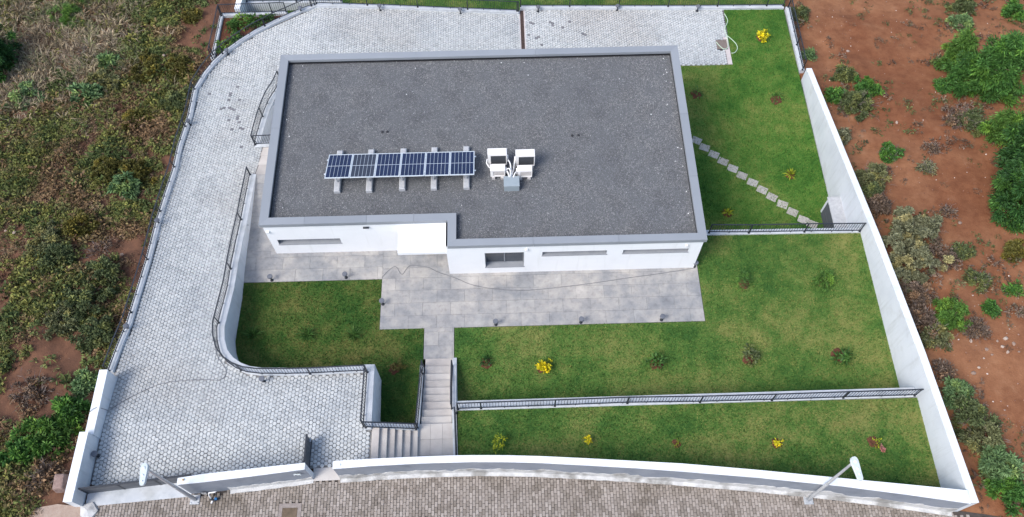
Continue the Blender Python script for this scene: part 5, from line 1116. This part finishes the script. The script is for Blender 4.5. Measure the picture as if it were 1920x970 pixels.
bush('green shrub in the upper right corner of the red soil', RT['b_top2'], .75, .7, 'lf_tree', 2000, L=.15, seed=58, grp=G_S)
bush('grey green shrub just above the bushy tree', RT['b_top3'], .65, .55, 'lf_blue', 1700, L=.15, seed=59, grp=G_S)
bush('sparse green shrub right of the large olive bush, middle of three', RT['d1'], .48, .4, 'lf_dkolive', 900, seed=60, twig=True, grp=G_S)
bush('sparse green shrub right of the large olive bush, top of three', RT['d2'], .42, .4, 'lf_dkolive', 800, seed=61, grp=G_S)
bush('sparse green shrub right of the large olive bush, bottom of three', (20.2, 13.9), .33, .3, 'lf_tree', 600, seed=62, grp=G_S)
bush('low olive shrub at the right edge under the dark round tree', RT['d3'], .75, .4, 'lf_bracken', 1700, seed=63, grp=G_S)
bush('small weed like shrub near the right edge above the stone heap', RT['d4'], .34, .3, 'lf_tree', 500, seed=64, grp=G_S)
bush('small green shrub at the right edge above the stone heap', (22.6, 14.6), .45, .4, 'lf_dkolive', 900, seed=65, twig=True, grp=G_S)
bush('low green shrub beside the corner kerb railing at the top', RT['b_n'], .35, .4, 'lf_blue', 700, seed=66, grp=G_S)
bush('tiny dry tuft in the open soil above the large sage bush', RT['tw1'], .35, .2, 'lf_brown', 200, seed=67, twig=True, grp=G_S)
bush('dry grass tuft on the red soil left of the bushy tree', (21.0, 23.3), .38, .25, 'lf_brown', 260, seed=68, twig=True, grp=G_S)
bush('dark shrub against the top edge beside the neighbour corner', (17.2, 34.2), .6, .5, 'lf_dkolive', 1300, seed=69, grp=G_S)

# left lot: individual bushes standing out of the scrub
G_L = 'bushes standing out of the scrub left of the driveway'
bush('pale green leafy weed bush in the upper scrub, the small upper one', LF['f1'], .5, .55, 'lf_blue', 800, L=.22, W=.07, clumps=16, seed=71, grp=G_L)
bush('pale green leafy weed bush in the upper scrub, the wide lower one', LF['f2'], .8, .6, 'lf_blue', 1500, L=.24, W=.075, clumps=22, seed=72, grp=G_L)
bush('pale green leafy weed bush near the driveway railing', LF['f3'], .55, .65, 'lf_blue', 900, L=.22, W=.07, clumps=16, seed=73, grp=G_L)
bush('bright green bush at the top of the dry grass, upper left', LF['g1'], .9, .9, 'lf_fresh', 2400, L=.14, W=.022, seed=74, grp=G_L)
bush('tall straw coloured grass tuft amid the dry grass', (-22.2, 31.2), .4, .3, 'lf_brown', 200, seed=75, twig=True, grp=G_L)
bush('light green bush at the left edge below the dry grass', (-24.6, 28.1), .9, .6, 'lf_blue', 2200, seed=76, grp=G_L)
bush('olive green bracken bush above the pale weeds', LF['h2'], 1.0, .55, 'lf_bracken', 2600, L=.12, seed=77, clumps=34, grp=G_L)
bush('olive bracken bush at the top near the planting bed', LF['h4'], .8, .5, 'lf_bracken', 2000, L=.12, seed=78, clumps=28, grp=G_L)
bush('olive bush between the two pale green weeds', (-20.6, 29.3), 1.0, .6, 'lf_olive', 3000, L=.11, seed=79, clumps=34, grp=G_L)
bush('yellowish bush at the top edge beside the bare soil', LF['n9'], .5, .4, 'lf_bracken', 1000, seed=80, grp=G_L)
bush('green fern like bush beside the railing opposite the light well', LF['n6'], .8, .6, 'lf_dkolive', 2500, L=.13, seed=81, clumps=30, grp=G_L)
bush('green bracken bush at the railing beside the upper driveway', LF['n5'], .7, .5, 'lf_bracken', 2000, L=.13, seed=82, clumps=28, grp=G_L)
bush('tall fern green bush halfway down beside the railing', (-17.6, 22.6), .8, .6, 'lf_bracken', 2500, L=.13, seed=83, clumps=28, grp=G_L)
bush('olive green bush left of the pale weed near the railing', LF['n4'], .9, .6, 'lf_bracken', 2900, L=.12, seed=84, clumps=32, grp=G_L)
bush('yellowish green fern bush in the middle of the left scrub', LF['w1'], .8, .6, 'lf_bracken', 2400, L=.13, seed=85, clumps=26, grp=G_L)
bush('green bush above the dark bushes at centre left', (-19.6, 17.6), .85, .65, 'lf_dkolive', 2800, L=.13, seed=86, clumps=30, grp=G_L)
bush('olive bush in the middle of the lower left scrub', LF['w2'], .9, .6, 'lf_olive', 2600, L=.11, seed=87, clumps=32, grp=G_L)
bush('dark green bush next to the railing, upper of the lower left pair', LF['w3'], .9, .7, 'lf_dkolive', 3200, L=.12, seed=88, clumps=34, grp=G_L)
bush('dark green bush next to the railing, lower of the lower left pair', LF['w4'], .95, .75, 'lf_dkolive', 3400, L=.12, seed=89, clumps=36, grp=G_L)
bush('dense green bush above the stepped gate wall', LF['w5'], .8, .7, 'lf_dkolive', 2700, L=.12, seed=90, clumps=30, grp=G_L)
bush('dull green bush left of the bush above the stepped gate wall', LF['w6'], .8, .55, 'lf_olive', 2400, L=.11, seed=91, clumps=28, grp=G_L)
bush('bright green bush against the taller gate side wall, right of the pair', (-16.75, 10.2), .75, .8, 'lf_tree', 3000, L=.17, W=.06, seed=92, clumps=28, grp=G_L)
bush('bright green leafy bush near the gate corner above the boulder', (-17.3, 9.2), 1.0, .85, 'lf_fresh', 3800, L=.17, W=.06, seed=93, clumps=36, grp=G_L)
bush('green bush at the bottom left, left of the boulder', (-18.2, 8.4), .75, .6, 'lf_tree', 2300, L=.15, W=.055, seed=94, clumps=26, grp=G_L)
bush('small green bush beside the lower end of the railing', LF['b4'], .55, .5, 'lf_blue', 1600, L=.13, seed=95, grp=G_L)
bush('grey leafless bush on the bare soil at lower left', LF['d3'], .8, .45, 'lf_brown', 900, seed=96, twig=True, grp=G_L)
bush('dead branchy shrub among the dark bushes at centre left', LF['d2'], .5, .4, 'lf_brown', 150, seed=97, twig=True, grp=G_L)
bush('grey dead shrub beside the railing near the bare soil', LF['d1'], .55, .4, 'lf_brown', 200, seed=98, twig=True, grp=G_L)
bush('dry grey bush behind the boulder at the gate corner', (-16.9, 7.6), .5, .35, 'lf_brown', 600, seed=99, twig=True, grp=G_L)

# planted shrubs in the lawns
def shrub(label, p, mesh_key, mat, fn, pit=True, sc=1.0, cat='garden plant', name='garden_plant', grp='young plants set in the lawns', pitoff=(0, 0, 0), flower=None):
    parts = [('foliage', pmesh_(mesh_key, 'foliage', mat, fn), (0, 0, .02))]
    if pit: parts.append(('soil_patch', pit_mesh(rng.randint(0, 4)), pitoff))
    if flower: parts.append(flower)
    return plant(name, label, cat, p, parts, sc, grp and None, grp)
YB = lambda s_, rx=.32, n=260, L=.15, W=.10, h=.5: (lambda: crown(s_, rx, h, n, L, W, 14, 'dome', .1, .12, .4))
pb, pmd, plf, pf = S['p_back'], S['p_mid'], S['p_left'], S['p_front']
shrub('yellow leaved shrub in the upper corner of the rear lawn', pb[0], ('y', 1), 'lf_yellow', YB(1, .3, 200), sc=1.0)
shrub('dark sparse seedling by the house wall in the rear lawn', pb[1], ('s', 1), 'lf_lawn', YB(2, .2, 60, .15, .05, .35), sc=1.2)
shrub('tiny seedling in bare soil in the middle of the rear lawn', pb[2], ('s', 2), 'lf_lawn', YB(3, .22, 60, .17, .045, .35), sc=1.2)
shrub('pale green spiky rosette plant in the rear lawn near the boundary wall', pb[3], ('r', 1), 'lf_lime', lambda: rosette(4, 34, .40, .07), sc=1.0)
shrub('lime green rosette plant in the rear lawn below the stepping stones', pb[4], ('r', 2), 'lf_lime', lambda: rosette(5, 16, .38, .11), sc=1.0)
shrub('feathery green shrub with brown base in the middle lawn, left of the light green shrub', pmd[0], ('f', 1), 'lf_lawn', YB(6, .36, 700, .14, .02, .5), sc=1.0, pitoff=(0, -.05, 0))
shrub('round light green shrub in the middle lawn below the rear railing', pmd[1], ('f', 2), 'lf_fresh', YB(7, .42, 900, .15, .03, .5), sc=1.05)
shrub('small dark plant in bare soil beside the stairs path', pmd[2], ('s', 3), 'lf_dark', YB(8, .2, 130, .14, .05, .3), sc=1.0)
shrub('bright yellow leaved shrub in the middle lawn below the patio', pmd[3], ('y', 2), 'lf_yellow', YB(9, .3, 230, .14, .10, .45), sc=1.0)
shrub('small green plant at the middle of the middle lawn', pmd[4], ('s', 4), 'lf_lawn', YB(10, .26, 170, .17, .06, .4), sc=1.15)
shrub('grey green spreading plant in the middle lawn right of centre', pmd[5], ('s', 5), 'lf_dkolive', YB(11, .34, 240, .14, .06, .4), sc=1.1)
shrub('green plant with a large bare soil patch near the boundary wall', pmd[6], ('s', 6), 'lf_lawn', YB(12, .26, 190, .17, .07, .4), sc=1.2, pitoff=(.12, .1, 0))
shrub('tufted green grass plant in the left lawn near the retaining wall', plf[0], ('t', 1), 'lf_lawn', lambda: tussock(13, 120, .5, .02, .1, 1.1), pit=False, sc=1.1)
shrub('tufted green grass plant in the middle of the left lawn', plf[1], ('t', 2), 'lf_lawn', lambda: tussock(14, 130, .5, .02, .1, 1.1), pit=False, sc=1.1)
shrub('tufted green grass plant in the left lawn nearest the patio corner', plf[2], ('t', 3), 'lf_lawn', lambda: tussock(15, 120, .5, .02, .1, 1.1), pit=False, sc=1.1)
shrub('yellowish fern like plant in brown soil left of the garden stairs', plf[4], ('fe', 1), 'lf_bracken', lambda: fern(16, 9, .5, .12), sc=1.0, pitoff=(.15, -.05, 0))
shrub('lanky lime green shrub at the left end of the lower lawn', pf[0], ('y', 3), 'lf_lime', YB(17, .24, 130, .15, .05, .8), pit=False, sc=.95)
shrub('small yellow leaved shrub in the lower lawn, second from the stairs', pf[1], ('y', 4), 'lf_yellow', YB(18, .16, 90, .11, .07, .45), pit=False, sc=.9)
shrub('little green seedling in red soil at the middle of the lower lawn', pf[2], ('s', 7), 'lf_lime', YB(19, .14, 40, .12, .05, .35), sc=.65)
shrub('little yellow flowering plant in the lower lawn left of the right lamp', pf[3], ('y', 5), 'lf_yellow', YB(20, .17, 60, .13, .08, .3), sc=.8)
fl = pmesh_(('fl', 1), 'flower_head', 'lf_pink', lambda: crown(22, .13, .32, 90, .09, .06, 5, 'dome', .1, .08, .5))
shrub('plant with a pink flower head in the lower lawn near the boundary wall', pf[4], ('s', 8), 'lf_lime', YB(21, .18, 40, .14, .05, .3), sc=.9, pitoff=(-.12, -.05, 0), flower=('flower_head', fl, (.34, .08, .02)))
pll = ['at the left end', 'behind the left end', 'in the front left corner', 'near the right tip', 'nearest the driveway curve', 'along the back railing']
for i, p in enumerate(S['p_planter']):
    shrub('leafy green plant in the brown planting bed, '+pll[i], (p[0], p[1], -1.72), ('pb', i % 3), 'lf_fresh' if i % 2 else 'lf_lawn', (lambda s_: (lambda: crown(s_, .34, .4, 260, .2, .06, 12, 'dome', .05, .12, .4)))(31+i % 3), pit=False, sc=1.15, grp='plants in the brown planting bed')

# ------------------------------------------------------------------ ground cover of the left lot (nobody could count it)
def zone(x, y, pts_):
    return sum(np.exp(-((x-a)**2+(y-b)**2)/(2*s_*s_))*w_ for a, b, s_, w_ in pts_)
def fbm(x, y, s_, o): return np.array([mnoise.noise(Vector((a*s_, b*s_, o))) for a, b in zip(x, y)])
def cover(name, N, box, keep, protos, palette, seed, smin, smax):
    rg = np.random.default_rng(seed); x = rg.uniform(box[0], box[1], N); y = rg.uniform(box[2], box[3], N)
    ok = rg.random(N) < keep(x, y); x, y = x[ok], y[ok]; N = len(x)
    sel = rg.integers(0, len(protos), N); sc = rg.uniform(smin, smax, N); rz = rg.uniform(0, 6.283, N)
    pal = np.array(palette); ci_ = fbm(x, y, .45, seed)*1.4+.5+rg.normal(size=N)*.25; ci_ = np.clip(ci_, 0, .999)*(len(pal)-1)
    k = ci_.astype(int); f = (ci_-k)[:, None]; tint = (pal[k]*(1-f)+pal[np.minimum(k+1, len(pal)-1)]*f)*rg.uniform(.75, 1.25, (N, 1))
    Vs, Fs, Ts = [], [], []; o_ = 0
    for i in range(N):
        V, F_ = protos[sel[i]][:2]; c_, s_ = math.cos(rz[i])*sc[i], math.sin(rz[i])*sc[i]
        W_ = np.empty_like(V); W_[:, 0] = V[:, 0]*c_-V[:, 1]*s_+x[i]; W_[:, 1] = V[:, 0]*s_+V[:, 1]*c_+y[i]; W_[:, 2] = V[:, 2]*sc[i]+ground_z(x[i], y[i])-.02
        Vs.append(W_); Fs.append(F_+o_); o_ += len(V); Ts.append(np.repeat(tint[i:i+1], len(V), 0))
    ob = bpy.data.objects.new(name, np_mesh(name, np.concatenate(Vs), np.concatenate(Fs), MT['cover_leaf'], np.concatenate(Ts))); C.objects.link(ob); return stuff(ob)
leftbox = (-33, -15.7, 5.5, 41)
def leftmask(x, y):
    d = np.interp(y, [5, 7.5, 11.6, 28, 30, 31, 33.6, 60], [-17.5, -16.6, -15.6, -15.7, -15.6, -15.5, -15.4, -14.4]); return (x < d-.1)
BARE = [(-18.6, 12.6, 1.2, 1.0), (-17.3, 17.4, .8, .9), (-16.9, 23.2, .8, .8), (-16.3, 20.8, .5, .8), (-16.4, 33.2, 1.3, 1.1), (-19.8, 11.8, 1.5, .9), (-21.8, 18.8, 1.0, .7), (-16.3, 18.5, .5, .9), (-17.2, 11.2, .7, .8), (-22, 13.5, 1.2, .6)]
DRY = [(-24.6, 31.5, 2.6, 1.0), (-22.0, 30.8, 1.5, .7), (-26, 34, 3, .9), (-23, 34.5, 2, .5), (-28, 28, 3, .5)]
def k_bracken(x, y): return leftmask(x, y)*np.clip(.8-zone(x, y, BARE)*1.1-zone(x, y, DRY)*.5+1.2*fbm(x, y, .42, 4)+.8*fbm(x, y, 1.1, 7), .03, 1)
def k_dry(x, y): return leftmask(x, y)*np.clip(zone(x, y, DRY)*1.1-.15+.3*fbm(x, y, .5, 14), 0, 1)
def k_heath(x, y): return leftmask(x, y)*np.clip(.45+zone(x, y, [(-20.5, 25.3, 3.2, .7), (-23.5, 21, 3, .5)])-zone(x, y, BARE)*.6-zone(x, y, DRY)*.7+.6*fbm(x, y, .6, 24), .03, 1)
brk = [fern(100+i, 7, .42, .17, 5, .7) for i in range(6)]+[crown(120+i, .26, .32, 46, .17, .075, 6, 'dome', .03, .12) for i in range(4)]
cover('bracken_cover', 17000, leftbox, k_bracken, brk, [(.055, .075, .026), (.095, .108, .032), (.145, .14, .04), (.07, .09, .03), (.115, .09, .042), (.14, .09, .052)], 5, .7, 1.35)
dry_ = [tussock(140+i, 26, .62, .026, .14, 1.1) for i in range(5)]
cover('dry_grass_cover', 8000, leftbox, k_dry, dry_, [(.20, .16, .11), (.30, .245, .18), (.16, .13, .10), (.12, .15, .06), (.26, .21, .15)], 6, .7, 1.4)
hth = [twigs(160+i, 9, .26, .014, .1) for i in range(4)]+[crown(170+i, .18, .16, 50, .075, .04, 5, 'dome', .02, .08) for i in range(4)]
cover('heath_cover', 17000, leftbox, k_heath, hth, [(.085, .045, .032), (.13, .075, .052), (.15, .105, .078), (.10, .075, .036), (.17, .12, .085), (.075, .085, .034)], 8, .6, 1.25)
rbox = (16.3, 33, 5, 40)
def k_rw(x, y): return np.clip(.10+zone(x, y, [(17.2, 15, 1.0, .7), (17.0, 21, .9, .5), (17.6, 8, 1.0, .6), (18.4, 27.5, 1.4, .5), (23.6, 26, 1.3, .7), (27, 33.5, 2.2, .6), (22.3, 15.6, 1.2, .4), (20, 15.5, 1.0, .3)])-.03+.14*fbm(x, y, .5, 33), 0, 1)
cover('weed_cover', 5200, rbox, k_rw, hth+brk[6:], [(.09, .06, .045), (.14, .10, .08), (.05, .065, .025), (.075, .085, .035), (.11, .075, .055)], 9, .55, 1.1)
# loose stones and litter on the bare soil, both lots
def stones(name, N, box, keep, mat, seed, r0, r1):
    rg = np.random.default_rng(seed); x = rg.uniform(box[0], box[1], N); y = rg.uniform(box[2], box[3], N); ok = rg.random(N) < keep(x, y); x, y = x[ok], y[ok]; N = len(x)
    z = np.array([ground_z(a, b) for a, b in zip(x, y)]); r = r0+(r1-r0)*rg.random(N)**4; a = rg.uniform(0, 6.28, N)
    base = [np.stack([x+np.cos(a+k*np.pi/2)*r*(1 if k % 2 else .65), y+np.sin(a+k*np.pi/2)*r*(1 if k % 2 else .65), z-.01], 1) for k in range(4)]
    top = [np.stack([x+np.cos(a+k*np.pi/2+.3)*r*.5, y+np.sin(a+k*np.pi/2+.3)*r*.5, z+r*.7], 1) for k in range(4)]
    V = np.stack(base+top, 1).reshape(-1, 3); i0 = np.arange(N)*8
    Fq = np.stack([np.stack([i0+k, i0+(k+1) % 4, i0+4+(k+1) % 4, i0+4+k], 1) for k in range(4)]+[np.stack([i0+4, i0+5, i0+6, i0+7], 1)], 1).reshape(-1, 4)
    o = bpy.data.objects.new(name, np_mesh(name, V, Fq, mat)); C.objects.link(o); return stuff(o)
stones('loose_gravel', 9000, rbox, lambda x, y: .35+zone(x, y, [(19.6, 11.5, 1.6, .6), (20.5, 9.5, 1.5, .3)]), MT['pebble'], 11, .012, .055)
stones('loose_gravel', 5000, leftbox, lambda x, y: leftmask(x, y)*.8, MT['pebble'], 12, .012, .05)
rl = ['in the stone heap, near its right end', 'in the stone heap, rightmost at the top', 'in the stone heap, left of its middle', 'in the stone heap, front middle', 'in the stone heap, far left at the front', 'alone left of the stone heap towards the wall', 'above the left end of the stone heap', 'in the stone heap, lower right end',
      'in the stone heap, upper middle', 'in the stone heap, top right', 'in the stone heap, low on its left side', 'nearest the wall, below the stone heap', 'pale, alone under the dark round tree', 'alone between the three sparse shrubs', 'beside the corner kerb at the top', 'above the lone round shrub']
for p, lb in zip(S['rocks_r'], rl):
    m = MB(); m.rock((0, 0, 0), rng.uniform(.05, .105), rng); o = m.build('rock', MT['rubble']); o.location = gz(p); o.location.z += .06; tag(o, 'pale rock '+lb, 'rock', 'rocks on the red soil')
rl2 = ['at the left edge, the larger of a pair', 'at the left edge, the smaller of a pair', 'near the railing opposite the light well', 'in the upper scrub by the planting bed', 'just left of the upper scrub rock', 'beside the railing on the bare soil', 'at the lower left edge, lower one', 'at the lower left edge, upper one', 'below the white rock opposite the light well']
for p, lb in zip(S['rocks_l'], rl2):
    m = MB(); m.rock((0, 0, 0), rng.uniform(.06, .12), rng, .5); o = m.build('rock', MT['rubble']); o.location = gz(p); o.location.z += .15; tag(o, 'whitish rock '+lb, 'rock', 'rocks in the left scrub')
